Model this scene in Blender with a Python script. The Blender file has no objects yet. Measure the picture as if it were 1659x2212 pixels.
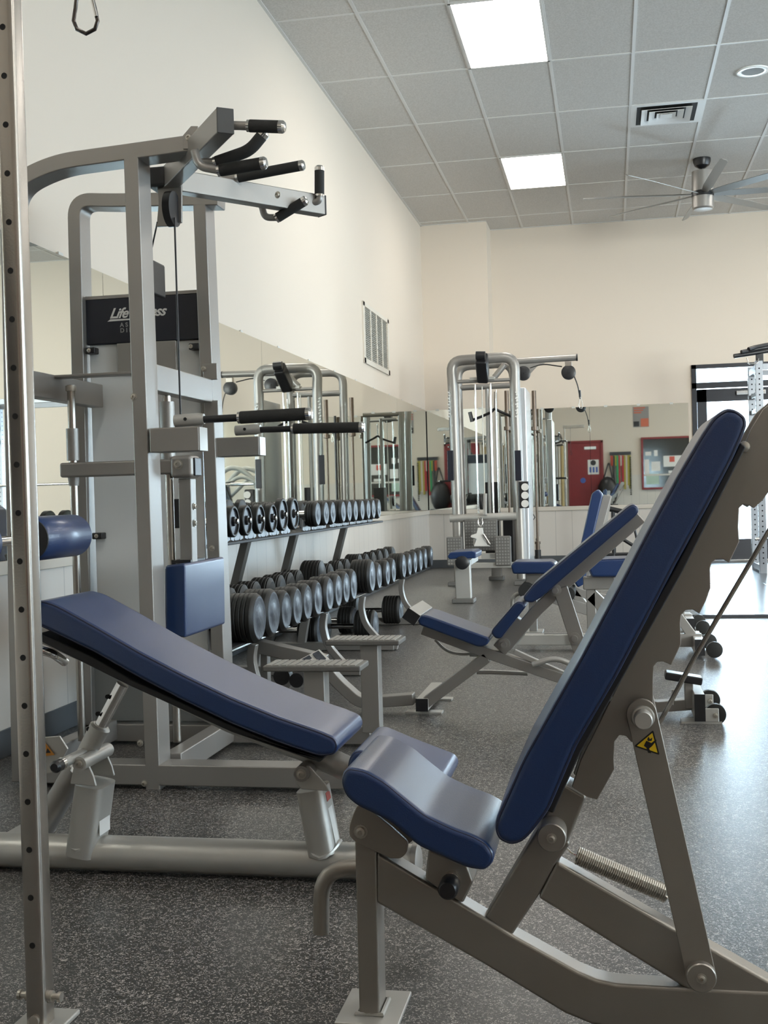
import bpy, bmesh, math, random
from mathutils import Vector, Matrix
random.seed(7)
PI = math.pi
sc = bpy.context.scene
col = sc.collection

# ---------------------------------------------------------------- camera
F, YAW, PIT, ROLL, CH = 2531.9, .1906, -.0146, -.0278, 0.9
fw = Vector((-math.sin(YAW)*math.cos(PIT), math.cos(YAW)*math.cos(PIT), math.sin(PIT)))
r0 = Vector((math.cos(YAW), math.sin(YAW), 0)); u0 = r0.cross(fw)
rt = r0*math.cos(ROLL) + u0*math.sin(ROLL); up = -r0*math.sin(ROLL) + u0*math.cos(ROLL)
CAM = Vector((0, 0, CH))
cd = bpy.data.cameras.new('camera'); cam = bpy.data.objects.new('camera', cd); col.objects.link(cam)
M = Matrix((rt, up, -fw)).transposed().to_4x4(); M.translation = CAM
cam.matrix_world = M
cd.sensor_fit = 'HORIZONTAL'; cd.sensor_width = 36; cd.lens = F/1659*36; cd.clip_start = .05; cd.clip_end = 200
sc.camera = cam

def U(px, py, X=None, Y=None, Z=None):
    """point of the room seen at a photo pixel, on the plane X=, Y= or Z="""
    d = fw + rt*((px-829.5)/F) - up*((py-1106)/F)
    if X is not None: t = (X-CAM.x)/d.x
    elif Y is not None: t = (Y-CAM.y)/d.y
    else: t = (Z-CAM.z)/d.z
    return CAM + d*t
def PX(pts, Y):
    return [(lambda q: (q.x, q.z))(U(a, b, Y=Y)) for a, b in pts]

# ---------------------------------------------------------------- materials
def mat(name, base, rough=.5, metal=0., spec=.5, bump=0., bscale=200., coat=0., crough=.22, trans=0., emit=None, estr=0., var=0., vscale=8.):
    m = bpy.data.materials.new(name); m.use_nodes = True
    nt = m.node_tree; b = nt.nodes['Principled BSDF']
    b.inputs['Base Color'].default_value = (*base, 1); b.inputs['Roughness'].default_value = rough
    b.inputs['Metallic'].default_value = metal; b.inputs['Specular IOR Level'].default_value = spec
    b.inputs['Coat Weight'].default_value = coat; b.inputs['Coat Roughness'].default_value = crough; b.inputs['Transmission Weight'].default_value = trans
    if emit: b.inputs['Emission Color'].default_value = (*emit, 1); b.inputs['Emission Strength'].default_value = estr
    tc = nt.nodes.new('ShaderNodeTexCoord')
    if bump:
        n = nt.nodes.new('ShaderNodeTexNoise'); n.inputs['Scale'].default_value = bscale; n.inputs['Detail'].default_value = 3
        nt.links.new(tc.outputs['Object'], n.inputs['Vector'])
        bp = nt.nodes.new('ShaderNodeBump'); bp.inputs['Strength'].default_value = bump; bp.inputs['Distance'].default_value = .002
        nt.links.new(n.outputs['Fac'], bp.inputs['Height']); nt.links.new(bp.outputs['Normal'], b.inputs['Normal'])
    if var:
        n = nt.nodes.new('ShaderNodeTexNoise'); n.inputs['Scale'].default_value = vscale; n.inputs['Detail'].default_value = 5
        nt.links.new(tc.outputs['Object'], n.inputs['Vector'])
        mx = nt.nodes.new('ShaderNodeMix'); mx.data_type = 'RGBA'
        mx.inputs['A'].default_value = (*[c*(1-var) for c in base], 1); mx.inputs['B'].default_value = (*[min(1, c*(1+var)) for c in base], 1)
        nt.links.new(n.outputs['Fac'], mx.inputs['Factor']); nt.links.new(mx.outputs['Result'], b.inputs['Base Color'])
        ma = nt.nodes.new('ShaderNodeMath'); ma.operation = 'MULTIPLY_ADD'; ma.inputs[1].default_value = .12; ma.inputs[2].default_value = rough-.06
        nt.links.new(n.outputs['Fac'], ma.inputs[0]); nt.links.new(ma.outputs[0], b.inputs['Roughness'])
    return m
GUN = mat('gunmetal_paint', (.30, .275, .245), .34, .55, bump=.10, bscale=900, var=.05, vscale=6)
SIL = mat('silver_paint', (.33, .315, .295), .36, .5, bump=.10, bscale=900, var=.06, vscale=6)
PALE = mat('pale_silver_paint', (.50, .49, .46), .36, .45, bump=.10, bscale=900, var=.05)
STEEL = mat('worn_steel', (.40, .37, .335), .26, .9, bump=.05, bscale=300)
CHR = mat('chrome', (.74, .73, .71), .12, 1.)
ZINC = mat('zinc_bolt', (.5, .47, .42), .36, .85)
VIN = mat('blue_vinyl', (.006, .029, .108), .36, 0, .6, bump=.18, bscale=420, coat=.4)
SEAM = mat('dark_piping', (.008, .014, .045), .4)
UNDER = mat('black_underside', (.012, .012, .014), .55)
RUB = mat('black_rubber', (.014, .014, .013), .46, 0, .35, bump=.2, bscale=250, var=.2, vscale=30)
FOAM = mat('black_foam_grip', (.028, .028, .027), .72, 0, .35, bump=.5, bscale=500)
PLAS = mat('black_plastic', (.014, .014, .016), .35)
DARK = mat('dark_hole', (.004, .004, .004), .8)
IRON = mat('grey_face_plate', (.052, .060, .076), .40, .3, bump=1., bscale=48, var=.85, vscale=42)
WHITE = mat('white_sheet', (.90, .93, .93), .22, 0, .6)
STICK = mat('white_sticker', (.78, .77, .74), .45)
YEL = mat('yellow_sticker', (.86, .58, .02), .4)
ORA = mat('orange_sticker', (.70, .30, .05), .45)
REDM = mat('red_painted_metal', (.24, .025, .028), .45, bump=.2, bscale=300, var=.15, vscale=3)
RED = mat('red_print', (.60, .10, .07), .5)
PLAC = mat('navy_placard', (.008, .010, .02), .35)
GREYP = mat('grey_plastic_tread', (.15, .145, .135), .55, bump=.4, bscale=120)
TREAD = mat('tread_top', (.34, .325, .30), .5, .2, bump=.6, bscale=90, var=.3, vscale=25)
BRZ = mat('aged_bar_sleeve', (.16, .125, .10), .35, .8, var=.2, vscale=20)
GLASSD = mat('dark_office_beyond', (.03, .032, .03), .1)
WOODY = mat('tan_strap', (.55, .42, .20), .7)
CREAM = mat('cream_stick', (.75, .70, .60), .6)
BLK = mat('dark_bronze_frame', (.016, .017, .022), .35, .3)
FANM = mat('fan_blade', (.30, .30, .29), .4, .4)

def wallmat(name, base, bump=.12):
    return mat(name, base, .62, 0, .3, bump=bump, bscale=160, var=.015, vscale=.7)
WALL = wallmat('beige_wall_paint', (.70, .62, .525))
TRIM = mat('off_white_trim', (.66, .61, .53), .5)
BASEB = mat('grey_cove_base', (.075, .082, .088), .5)

def wainscot():
    m = mat('ribbed_wainscot', (.66, .62, .565), .38, 0, .5)
    nt = m.node_tree; b = nt.nodes['Principled BSDF']
    tc = nt.nodes.new('ShaderNodeTexCoord'); sp = nt.nodes.new('ShaderNodeSeparateXYZ')
    nt.links.new(tc.outputs['Object'], sp.inputs[0])
    ad = nt.nodes.new('ShaderNodeMath'); ad.operation = 'ADD'; nt.links.new(sp.outputs[0], ad.inputs[0]); nt.links.new(sp.outputs[1], ad.inputs[1])
    mo = nt.nodes.new('ShaderNodeMath'); mo.operation = 'PINGPONG'; mo.inputs[1].default_value = .10; nt.links.new(ad.outputs[0], mo.inputs[0])
    lt = nt.nodes.new('ShaderNodeMath'); lt.operation = 'LESS_THAN'; lt.inputs[1].default_value = .0035; nt.links.new(mo.outputs[0], lt.inputs[0])
    mx = nt.nodes.new('ShaderNodeMix'); mx.data_type = 'RGBA'; mx.inputs['A'].default_value = (.66, .62, .565, 1); mx.inputs['B'].default_value = (.49, .465, .43, 1)
    nt.links.new(lt.outputs[0], mx.inputs['Factor']); nt.links.new(mx.outputs['Result'], b.inputs['Base Color'])
    return m
WAIN = wainscot()

def floormat_mat(name, base, fleck, rough, amt):
    m = mat(name, base, rough, 0, .5)
    nt = m.node_tree; b = nt.nodes['Principled BSDF']
    tc = nt.nodes.new('ShaderNodeTexCoord')
    n0 = nt.nodes.new('ShaderNodeTexNoise'); n0.inputs['Scale'].default_value = 110; nt.links.new(tc.outputs['Object'], n0.inputs['Vector'])
    va = nt.nodes.new('ShaderNodeVectorMath'); va.operation = 'MULTIPLY_ADD'; va.inputs[1].default_value = (.03, .03, .03)
    nt.links.new(n0.outputs['Color'], va.inputs[0]); nt.links.new(tc.outputs['Object'], va.inputs[2])
    v = nt.nodes.new('ShaderNodeTexVoronoi'); v.inputs['Scale'].default_value = 165; nt.links.new(va.outputs[0], v.inputs['Vector'])
    v2 = nt.nodes.new('ShaderNodeTexVoronoi'); v2.inputs['Scale'].default_value = 330; nt.links.new(va.outputs[0], v2.inputs['Vector'])
    sc_ = nt.nodes.new('ShaderNodeSeparateColor'); nt.links.new(v.outputs['Color'], sc_.inputs[0])
    s2 = nt.nodes.new('ShaderNodeSeparateColor'); nt.links.new(v2.outputs['Color'], s2.inputs[0])
    r1 = nt.nodes.new('ShaderNodeMapRange'); r1.inputs[1].default_value = 1-amt; r1.inputs[2].default_value = 1-amt+.02; nt.links.new(sc_.outputs[0], r1.inputs[0])
    r2 = nt.nodes.new('ShaderNodeMapRange'); r2.inputs[1].default_value = 1-amt; r2.inputs[2].default_value = 1-amt+.02; nt.links.new(s2.outputs[1], r2.inputs[0])
    # only the heart of each cell, so flecks stay apart
    dd = nt.nodes.new('ShaderNodeMapRange'); dd.inputs[1].default_value = .42; dd.inputs[2].default_value = .32; nt.links.new(v.outputs['Distance'], dd.inputs[0])
    k1 = nt.nodes.new('ShaderNodeMath'); k1.operation = 'MULTIPLY'; nt.links.new(r1.outputs[0], k1.inputs[0]); nt.links.new(dd.outputs[0], k1.inputs[1])
    mxm = nt.nodes.new('ShaderNodeMath'); mxm.operation = 'MAXIMUM'; nt.links.new(k1.outputs[0], mxm.inputs[0]); nt.links.new(r2.outputs[0], mxm.inputs[1])
    bg = nt.nodes.new('ShaderNodeTexNoise'); bg.inputs['Scale'].default_value = 3; bg.inputs['Detail'].default_value = 6; nt.links.new(tc.outputs['Object'], bg.inputs['Vector'])
    mb = nt.nodes.new('ShaderNodeMix'); mb.data_type = 'RGBA'; mb.inputs['A'].default_value = (*[c*.8 for c in base], 1); mb.inputs['B'].default_value = (*[c*1.25 for c in base], 1)
    nt.links.new(bg.outputs['Fac'], mb.inputs['Factor'])
    mx = nt.nodes.new('ShaderNodeMix'); mx.data_type = 'RGBA'; nt.links.new(mb.outputs['Result'], mx.inputs['A']); mx.inputs['B'].default_value = (*fleck, 1)
    nt.links.new(mxm.outputs[0], mx.inputs['Factor']); nt.links.new(mx.outputs['Result'], b.inputs['Base Color'])
    bn = nt.nodes.new('ShaderNodeTexNoise'); bn.inputs['Scale'].default_value = 170; bn.inputs['Detail'].default_value = 4; nt.links.new(tc.outputs['Object'], bn.inputs['Vector'])
    bp = nt.nodes.new('ShaderNodeBump'); bp.inputs['Strength'].default_value = .35; bp.inputs['Distance'].default_value = .002
    nt.links.new(bn.outputs['Fac'], bp.inputs['Height']); nt.links.new(bp.outputs['Normal'], b.inputs['Normal'])
    return m
FLOOR = floormat_mat('speckled_rubber_floor', (.036, .036, .035), (.48, .45, .42), .33, .14)
MAT = mat('dark_rubber_mat', (.05, .055, .065), .22, 0, .6, bump=.15, bscale=40, var=.3, vscale=2.5)

def ceilmat():
    m = mat('ceiling_tile', (.8, .8, .8), .85, 0, .2, bump=.3, bscale=220)
    nt = m.node_tree; b = nt.nodes['Principled BSDF']
    tc = nt.nodes.new('ShaderNodeTexCoord'); n = nt.nodes.new('ShaderNodeTexNoise'); n.inputs['Scale'].default_value = 90; n.inputs['Detail'].default_value = 4
    nt.links.new(tc.outputs['Object'], n.inputs['Vector'])
    cr = nt.nodes.new('ShaderNodeMapRange'); cr.inputs[1].default_value = .4; cr.inputs[2].default_value = .6; nt.links.new(n.outputs['Fac'], cr.inputs[0])
    mx = nt.nodes.new('ShaderNodeMix'); mx.data_type = 'RGBA'; mx.inputs['A'].default_value = (.58, .56, .53, 1); mx.inputs['B'].default_value = (.66, .64, .61, 1)
    nt.links.new(cr.outputs[0], mx.inputs['Factor']); nt.links.new(mx.outputs['Result'], b.inputs['Base Color'])
    return m
CEIL = ceilmat()
TBAR = mat('ceiling_grid_bar', (.70, .69, .67), .5)
MIRR = mat('mirror_silver', (.83, .86, .82), .015, 1.)
EMIT = mat('light_diffuser', (.9, .9, .9), .5, emit=(1., .95, .88), estr=9)

def glass_mat():
    m = bpy.data.materials.new('clear_pane'); m.use_nodes = True; nt = m.node_tree; nt.nodes.clear()
    o = nt.nodes.new('ShaderNodeOutputMaterial'); t = nt.nodes.new('ShaderNodeBsdfTransparent'); g = nt.nodes.new('ShaderNodeBsdfGlossy')
    t.inputs[0].default_value = (.94, .97, .96, 1); g.inputs['Roughness'].default_value = .02
    f = nt.nodes.new('ShaderNodeFresnel'); f.inputs[0].default_value = 1.45; mx = nt.nodes.new('ShaderNodeMixShader')
    nt.links.new(f.outputs[0], mx.inputs[0]); nt.links.new(t.outputs[0], mx.inputs[1]); nt.links.new(g.outputs[0], mx.inputs[2]); nt.links.new(mx.outputs[0], o.inputs[0])
    return m
PANE = glass_mat()

# ---------------------------------------------------------------- mesh helpers
def frame(d, upv=Vector((0, 0, 1))):
    d = Vector(d).normalized(); upv = Vector(upv)
    if abs(d.dot(upv)) > .98: upv = Vector((0, 1, 0)) if abs(d.y) < .9 else Vector((1, 0, 0))
    s = d.cross(upv).normalized(); return s, s.cross(d).normalized()
PIECES = set('seat_bracket bearing_sleeve cross_foot anchor_bolt mirror_clip frame_bolt clamp_bolt shroud_clamp arm_bolt plate_bolt floor_plate caster foam_roller spring_hook base_rail_pair holder_slot upper_crossbar foot_rail grip_bar posted_sheet printed_block yoke side_member foot_rail base lower_sleeve rack_frame locking_hole piping'.split())
class MB:
    def __init__(s): s.b = bmesh.new()
    def face(s, vs):
        try: s.b.faces.new(vs)
        except ValueError: pass
    def box(s, c, size, R=None):
        c = Vector(c); h = [x/2 for x in size]; vs = []
        for i in range(8):
            v = Vector((h[0]*(1 if i & 1 else -1), h[1]*(1 if i & 2 else -1), h[2]*(1 if i & 4 else -1)))
            if R is not None: v = R @ v
            vs.append(s.b.verts.new(c+v))
        for f in ((0, 2, 3, 1), (4, 5, 7, 6), (0, 1, 5, 4), (2, 6, 7, 3), (0, 4, 6, 2), (1, 3, 7, 5)): s.face([vs[k] for k in f])
        return s
    def bb(s, a, b):
        return s.box([(a[i]+b[i])/2 for i in range(3)], [abs(b[i]-a[i]) for i in range(3)])
    def rings(s, rings, closed=False, cap=True):
        R = [[s.b.verts.new(p) for p in r] for r in rings]; n = len(R[0])
        m = len(R) if closed else len(R)-1
        for i in range(m):
            A, B = R[i], R[(i+1) % len(R)]
            for k in range(n): s.face([A[k], A[(k+1) % n], B[(k+1) % n], B[k]])
        if cap and not closed: s.face(R[0][::-1]); s.face(R[-1])
        return s
    def cyl(s, p, q, r, r2=None, n=20):
        p, q = Vector(p), Vector(q); a, b = frame(q-p); r2 = r if r2 is None else r2
        C = lambda c, rr: [c+(a*math.cos(2*PI*k/n)+b*math.sin(2*PI*k/n))*rr for k in range(n)]
        return s.rings([C(p, r), C(q, r2)])
    def lathe(s, p, d, prof, n=28):
        """prof: (distance along d, radius)"""
        p = Vector(p); d = Vector(d).normalized(); a, b = frame(d)
        return s.rings([[p+d*t+(a*math.cos(2*PI*k/n)+b*math.sin(2*PI*k/n))*max(r, .0004) for k in range(n)] for t, r in prof])
    def beam(s, p, q, w, h, upv=(0, 0, 1), ext=0):
        """rectangular bar p->q, w across, h along up"""
        p, q = Vector(p), Vector(q); d = (q-p).normalized(); p = p-d*ext; q = q+d*ext; a, b = frame(d, upv)
        C = lambda c: [c+a*x*w/2+b*y*h/2 for x, y in ((-1, -1), (1, -1), (1, 1), (-1, 1))]
        return s.rings([C(p), C(q)])
    def path(s, pts, sec, upv=(0, 0, 1), closed=False, rad=0, n=6):
        """sweep section [(x,y)] along pts; corners rounded by rad"""
        P = [Vector(p) for p in pts]
        if rad:
            Q = [P[0]]
            for i in range(1, len(P)-1):
                a, b, c = P[i-1], P[i], P[i+1]; r = min(rad, (a-b).length*.48, (c-b).length*.48)
                A = b+(a-b).normalized()*r; Cc = b+(c-b).normalized()*r
                for k in range(n+1):
                    t = k/n; Q.append(A*(1-t)**2+b*2*t*(1-t)+Cc*t*t)
            Q.append(P[-1]); P = Q
        R = []; pa = None
        for i, p in enumerate(P):
            if closed: d = P[(i+1) % len(P)]-P[i-1]
            else: d = P[min(i+1, len(P)-1)]-P[max(i-1, 0)]
            d = d.normalized()
            if pa is None: a, b = frame(d, upv)
            else: a = (pa-d*pa.dot(d)).normalized(); b = a.cross(d).normalized()
            pa = a; R.append([p+a*x+b*y for x, y in sec])
        return s.rings(R, closed)
    def tube(s, pts, r, rad=0, n=14, closed=False, ry=None):
        ry = r if ry is None else ry
        return s.path(pts, [(r*math.cos(2*PI*k/n), ry*math.sin(2*PI*k/n)) for k in range(n)], closed=closed, rad=rad)
    def prism(s, prof, y0, y1):
        A = [s.b.verts.new((x, y0, z)) for x, z in prof]; B = [s.b.verts.new((x, y1, z)) for x, z in prof]; n = len(A)
        s.face(A[::-1]); s.face(B)
        for k in range(n): s.face([A[k], A[(k+1) % n], B[(k+1) % n], B[k]])
        return s
    def plate(s, pts, thick):
        """convex/concave polygon in 3D extruded along its normal by thick"""
        P = [Vector(p) for p in pts]; nrm = Vector((0, 0, 0))
        for i in range(len(P)): nrm += P[i].cross(P[(i+1) % len(P)])
        nrm.normalize(); A = [s.b.verts.new(p) for p in P]; B = [s.b.verts.new(p+nrm*thick) for p in P]; n = len(A)
        s.face(A[::-1]); s.face(B)
        for k in range(n): s.face([A[k], A[(k+1) % n], B[(k+1) % n], B[k]])
        return s
    def sphere(s, c, r, sx=1, sy=1, sz=1, n=16):
        c = Vector(c)
        return s.rings([[c+Vector((sx*r*math.sin(PI*max(.02, min(i/8, .98)))*math.cos(2*PI*k/n), sy*r*math.sin(PI*max(.02, min(i/8, .98)))*math.sin(2*PI*k/n), -sz*r*math.cos(PI*i/8))) for k in range(n)] for i in range(9)])
    def obj(s, name, m, parent=None, bevel=0, seg=2, ang=35, label=None):
        if name in PIECES:
            seen = set(); comps = []
            for v in s.b.verts:
                if v in seen: continue
                st = [v]; seen.add(v); cc = []
                while st:
                    q = st.pop(); cc.append(q)
                    for e in q.link_edges:
                        o2 = e.other_vert(q)
                        if o2 not in seen: seen.add(o2); st.append(o2)
                comps.append(cc)
            if len(comps) > 1:
                out = None
                for cc in comps:
                    n = MB(); mp = {v: n.b.verts.new(v.co) for v in cc}; fs = {f for v in cc for f in v.link_faces}
                    for f in fs: n.face([mp[v] for v in f.verts])
                    o = n._obj(name, m, parent, bevel, seg, ang, label); out = out or o
                s.b.free(); return out
        return s._obj(name, m, parent, bevel, seg, ang, label)
    def _obj(s, name, m, parent=None, bevel=0, seg=2, ang=35, label=None):
        bmesh.ops.recalc_face_normals(s.b, faces=s.b.faces)
        me = bpy.data.meshes.new(name); s.b.to_mesh(me); s.b.free(); me.materials.append(m)
        me.polygons.foreach_set('use_smooth', [True]*len(me.polygons)); me.set_sharp_from_angle(angle=math.radians(ang))
        o = bpy.data.objects.new(name, me); col.objects.link(o)
        if bevel:
            bv = o.modifiers.new('bevel', 'BEVEL'); bv.width = bevel; bv.segments = seg; bv.limit_method = 'ANGLE'; bv.angle_limit = math.radians(ang); bv.harden_normals = True
        if parent is not None:
            o.parent = parent; o.matrix_parent_inverse = root_of(parent)
        if label: o['label'] = label
        return o
def root_of(p):
    # parents sit unrotated, so the inverse is the plain offset of the parent's world place
    t = Vector((0, 0, 0)); q = p
    while q is not None:
        t += q.location + (q.matrix_parent_inverse.translation if q.parent is not None else Vector((0, 0, 0))); q = q.parent
    return Matrix.Translation(-t)
def thing(name, label, cat, loc=(0, 0, 0), group=None):
    o = bpy.data.objects.new(name, None); col.objects.link(o); o.location = loc; o.empty_display_size = .1
    o['label'] = label; o['category'] = cat
    if group: o['group'] = group
    return o
def tag(o, label, cat, group=None):
    o['label'] = label; o['category'] = cat
    if group: o['group'] = group
    return o
def struct(mb, name, m, bevel=0):
    o = mb.obj(name, m, None, bevel); o['kind'] = 'structure'; return o
def copy_tree(o, parent=None, name=None):
    c = o.copy(); col.objects.link(c)
    if parent is not None: c.parent = parent
    for ch in o.children: copy_tree(ch, c)
    return c
def rnd(poly, r, n=5):
    out = []
    N = len(poly)
    for i in range(N):
        a, b, c = Vector(poly[i-1]), Vector(poly[i]), Vector(poly[(i+1) % N])
        rr = r[i] if isinstance(r, (list, tuple)) else r
        rr = min(rr, (a-b).length*.45, (c-b).length*.45)
        if rr < 1e-4: out.append(tuple(b)); continue
        A = b+(a-b).normalized()*rr; Cc = b+(c-b).normalized()*rr
        for k in range(n+1):
            t = k/n; q = A*(1-t)**2+b*2*t*(1-t)+Cc*t*t; out.append((q.x, q.y))
    return out
def inset(poly, d):
    """shrink closed 2D outline"""
    N = len(poly); area = sum(poly[i-1][0]*poly[i][1]-poly[i][0]*poly[i-1][1] for i in range(N)); sg = 1 if area > 0 else -1; out = []
    for i in range(N):
        a, b, c = Vector(poly[i-1]), Vector(poly[i]), Vector(poly[(i+1) % N])
        t = (c-a).normalized(); out.append((b.x-t.y*d*sg, b.y+t.x*d*sg))
    return out
def pad(prof, y0, y1, parent, name='seat_pad', bev=.014, m=None, under=None):
    """upholstered pad: rounded slab swept across, with piping near both side faces"""
    o = MB().prism(prof, y0, y1).obj(name, m or VIN, parent, bevel=bev, seg=5, ang=50)
    k = bev*.75
    q = MB()
    for y in (y0+bev*.29, y1-bev*.29):
        ins = inset(prof, bev*.28); q.tube([(x, y, z) for x, z in ins], .0026, n=6, closed=True)
    q.obj('piping', SEAM, o)
    return o
def bolt(mb, c, d, r=.009, h=.006):
    c = Vector(c); d = Vector(d).normalized()
    mb.lathe(c, d, [(0, r*1.35), (.0015, r*1.35), (.0016, r), (h, r*.9), (h+.001, r*.45), (h-.003, r*.42)], n=12)
def text(s, size, m, parent, name, place, shear=0, ext=.0006, align='CENTER', bold=0, sx=1, label=None):
    cu = bpy.data.curves.new(name, 'FONT'); cu.body = s; cu.size = size; cu.extrude = ext; cu.shear = shear; cu.align_x = align; cu.offset = bold; cu.space_character = sx
    t = bpy.data.objects.new(name, cu); col.objects.link(t)
    dg = bpy.context.evaluated_depsgraph_get(); dg.update()
    me = bpy.data.meshes.new_from_object(t.evaluated_get(dg)); bpy.data.objects.remove(t)
    me.transform(place); me.materials.clear(); me.materials.append(m); me.name = name
    o = bpy.data.objects.new(name, me); col.objects.link(o)
    if parent is not None: o.parent = parent; o.matrix_parent_inverse = root_of(parent)
    return o
FACE_CAM = Matrix.Rotation(PI/2, 4, 'X')     # text facing -Y
ORD = ['first', 'second', 'third', 'fourth', 'fifth', 'sixth', 'seventh', 'eighth', 'ninth', 'tenth', 'eleventh', 'twelfth', 'thirteenth', 'fourteenth', 'fifteenth', 'sixteenth', 'seventeenth', 'eighteenth', 'nineteenth', 'twentieth']
# ================================================================ ROOM
XW, YB, YJ, XJ, HC, YF, XR = -2.157, 14.47, 13.977, -1.363, 4.118, -1.96, 8.6
ZL, ZM = .70, 1.90          # ledge top, mirror top
struct(MB().bb((XW-.3, YF-.3, -.12), (XR+.3, YB+.35, 0)), 'floor', FLOOR)
struct(MB().bb((XW-.3, YF-.3, HC), (XR+.3, YB+.35, HC+.15)), 'ceiling', CEIL)
struct(MB().bb((XW-.15, YF-.1, 0), (XW, YB+.15, HC)), 'wall_left', WALL)
# back wall with the door opening
DX0, DX1, DZ = .992, 2.05, 2.345
wb = MB().bb((XW, YB, 0), (DX0, YB+.15, HC)).bb((DX1, YB, 0), (XR, YB+.15, HC)).bb((DX0, YB, DZ), (DX1, YB+.15, HC))
struct(wb, 'wall_back', WALL)
struct(MB().bb((XW, YJ, 0), (XJ, YB, HC)), 'wall_back_column', WALL)
# right wall with large windows
wr = MB(); WY = [(-.6, 2.2), (3.2, 6.0), (7.0, 9.8), (10.8, 13.4)]; y = YF
for a, b in WY:
    wr.bb((XR, y, 0), (XR+.15, a, HC)); wr.bb((XR, a, 0), (XR+.15, b, .8)); wr.bb((XR, a, 3.0), (XR+.15, b, HC)); y = b
wr.bb((XR, y, 0), (XR+.15, YB+.15, HC)); struct(wr, 'wall_right', WALL)
for i, (a, b) in enumerate(WY):
    f = MB()
    for y0, y1, z0, z1 in ((a, b, .8, .86), (a, b, 2.94, 3.0), (a, a+.06, .8, 3), (b-.06, b, .8, 3), ((a+b)/2-.03, (a+b)/2+.03, .8, 3)): f.bb((XR+.02, y0, z0), (XR+.10, y1, z1))
    w = struct(f, 'window_%d' % (i+1), BLK); MB().bb((XR+.05, a+.05, .85), (XR+.056, b-.05, 2.95)).obj('pane', PANE, w)
# front wall (seen in the mirrors)
FX0, FX1 = 6.1, 8.5  # opening for an added window, kept out of the mirrors' view
struct(MB().bb((XW, YF-.15, 0), (FX0, YF, HC)).bb((FX1, YF-.15, 0), (XR, YF, HC)).bb((FX0, YF-.15, 0), (FX1, YF, .5)).bb((FX0, YF-.15, 3.2), (FX1, YF, HC)), 'wall_front', WALL)
f = MB()
for x0, x1, z0, z1 in ((FX0, FX1, .5, .56), (FX0, FX1, 3.14, 3.2), (FX0, FX0+.06, .5, 3.2), (FX1-.06, FX1, .5, 3.2), (7.27, 7.33, .5, 3.2)): f.bb((x0, YF-.1, z0), (x1, YF-.02, z1))
w = struct(f, 'window_6', BLK); MB().bb((FX0+.05, YF-.06, .55), (FX1-.05, YF-.054, 3.15)).obj('pane', PANE, w)  # unseen window, added to let fill light in from behind the camera
# wainscot, ledge, base
struct(MB().bb((XW, YF, .09), (XW+.012, YJ, ZL-.05)).bb((XW, YJ-.012, .09), (XJ+.012, YJ, ZL-.05)).bb((XJ, YB-.012, .09), (DX0-.02, YB, ZL-.05)).bb((XJ, YJ, .09), (XJ+.012, YB, ZL-.05)), 'trim_1', WAIN)
struct(MB().bb((XW, YF, ZL-.05), (XW+.024, YJ, ZL)).bb((XW, YJ-.024, ZL-.05), (XJ+.024, YJ, ZL)).bb((XJ, YB-.024, ZL-.05), (DX0-.02, YB, ZL)), 'trim_2', TRIM, .003)
struct(MB().bb((XW, YF, 0), (XW+.015, YJ, .1)), 'baseboard_left', BASEB, .003)
struct(MB().bb((XW, YJ-.015, 0), (XJ+.015, YJ, .1)).bb((XJ, YB-.015, 0), (DX0-.02, YB, .1)), 'baseboard_back', BASEB, .003)
struct(MB().bb((XW, YF, .09), (6.0, YF+.012, 1.2)).bb((XW, YF, 1.2), (6.0, YF+.02, 1.24)), 'trim_3', WAIN)
# exit door with transom
d = MB()
for a, b in (((DX0, 0), (DX0+.055, DZ)), ((DX1-.055, 0), (DX1, DZ)), ((DX0, DZ-.05), (DX1, DZ)), ((DX0, 2.06), (DX1, 2.13))): d.bb((a[0], YB-.03, a[1]), (b[0], YB+.12, b[1]))
door = struct(d, 'door_1', BLK, .003)
d = MB()
lx0, lx1 = DX0+.06, DX1-.06
for a, b in (((lx0, .01), (lx0+.11, 2.05)), ((lx1-.11, .01), (lx1, 2.05)), ((lx0, 1.90), (lx1, 2.05)), ((lx0, .01), (lx1, .26))): d.bb((a[0], YB, a[1]), (b[0], YB+.045, b[1]))
leaf = d.obj('door_leaf', BLK, door, .002)
MB().bb((lx0+.1, YB+.02, .25), (lx1-.1, YB+.026, 1.92)).obj('pane', PANE, leaf)
MB().bb((DX0+.05, YB+.04, 2.12), (DX1-.05, YB+.046, DZ-.04)).obj('transom_pane', PANE, door)
MB().beam((lx0+.45, YB-.02, 1.99), (lx0+.78, YB-.02, 1.99), .05, .05).obj('door_closer', CHR, door, .004)
MB().beam((lx0+.06, YB-.05, 1.02), (lx1-.06, YB-.05, 1.02), .03, .05).obj('push_bar', CHR, door, .004)
MB().bb((DX0, YB-.06, 0), (DX1, YB+.12, .02)).obj('threshold', CHR, door, .003)
# ground outside the door
struct(MB().bb((-6, YB+.15, -.2), (12, YB+30, -.02)), 'pavement', mat('bright_concrete', (.6, .6, .58), .8))

# ceiling grid bars
g = MB(); GX, GY = -1.579, 7.705
xs = [GX+.61*k for k in range(0, 15) if GX+.61*k < XR]; ys = [GY+1.22*k for k in range(-8, 6) if YF < GY+1.22*k < YB]
for x in xs: g.bb((x-.012, YF, HC-.004), (x+.012, YB, HC+.01))
for yy in ys: g.bb((XW, yy-.012, HC-.0035), (XR, yy+.012, HC+.01))
g.bb((XW, YF, HC-.005), (XW+.022, YB, HC+.01)).bb((XW, YJ-.022, HC-.005), (XJ, YJ, HC+.01)).bb((XJ, YB-.022, HC-.005), (XR, YB, HC+.01))
struct(g, 'trim_4', TBAR)
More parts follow.
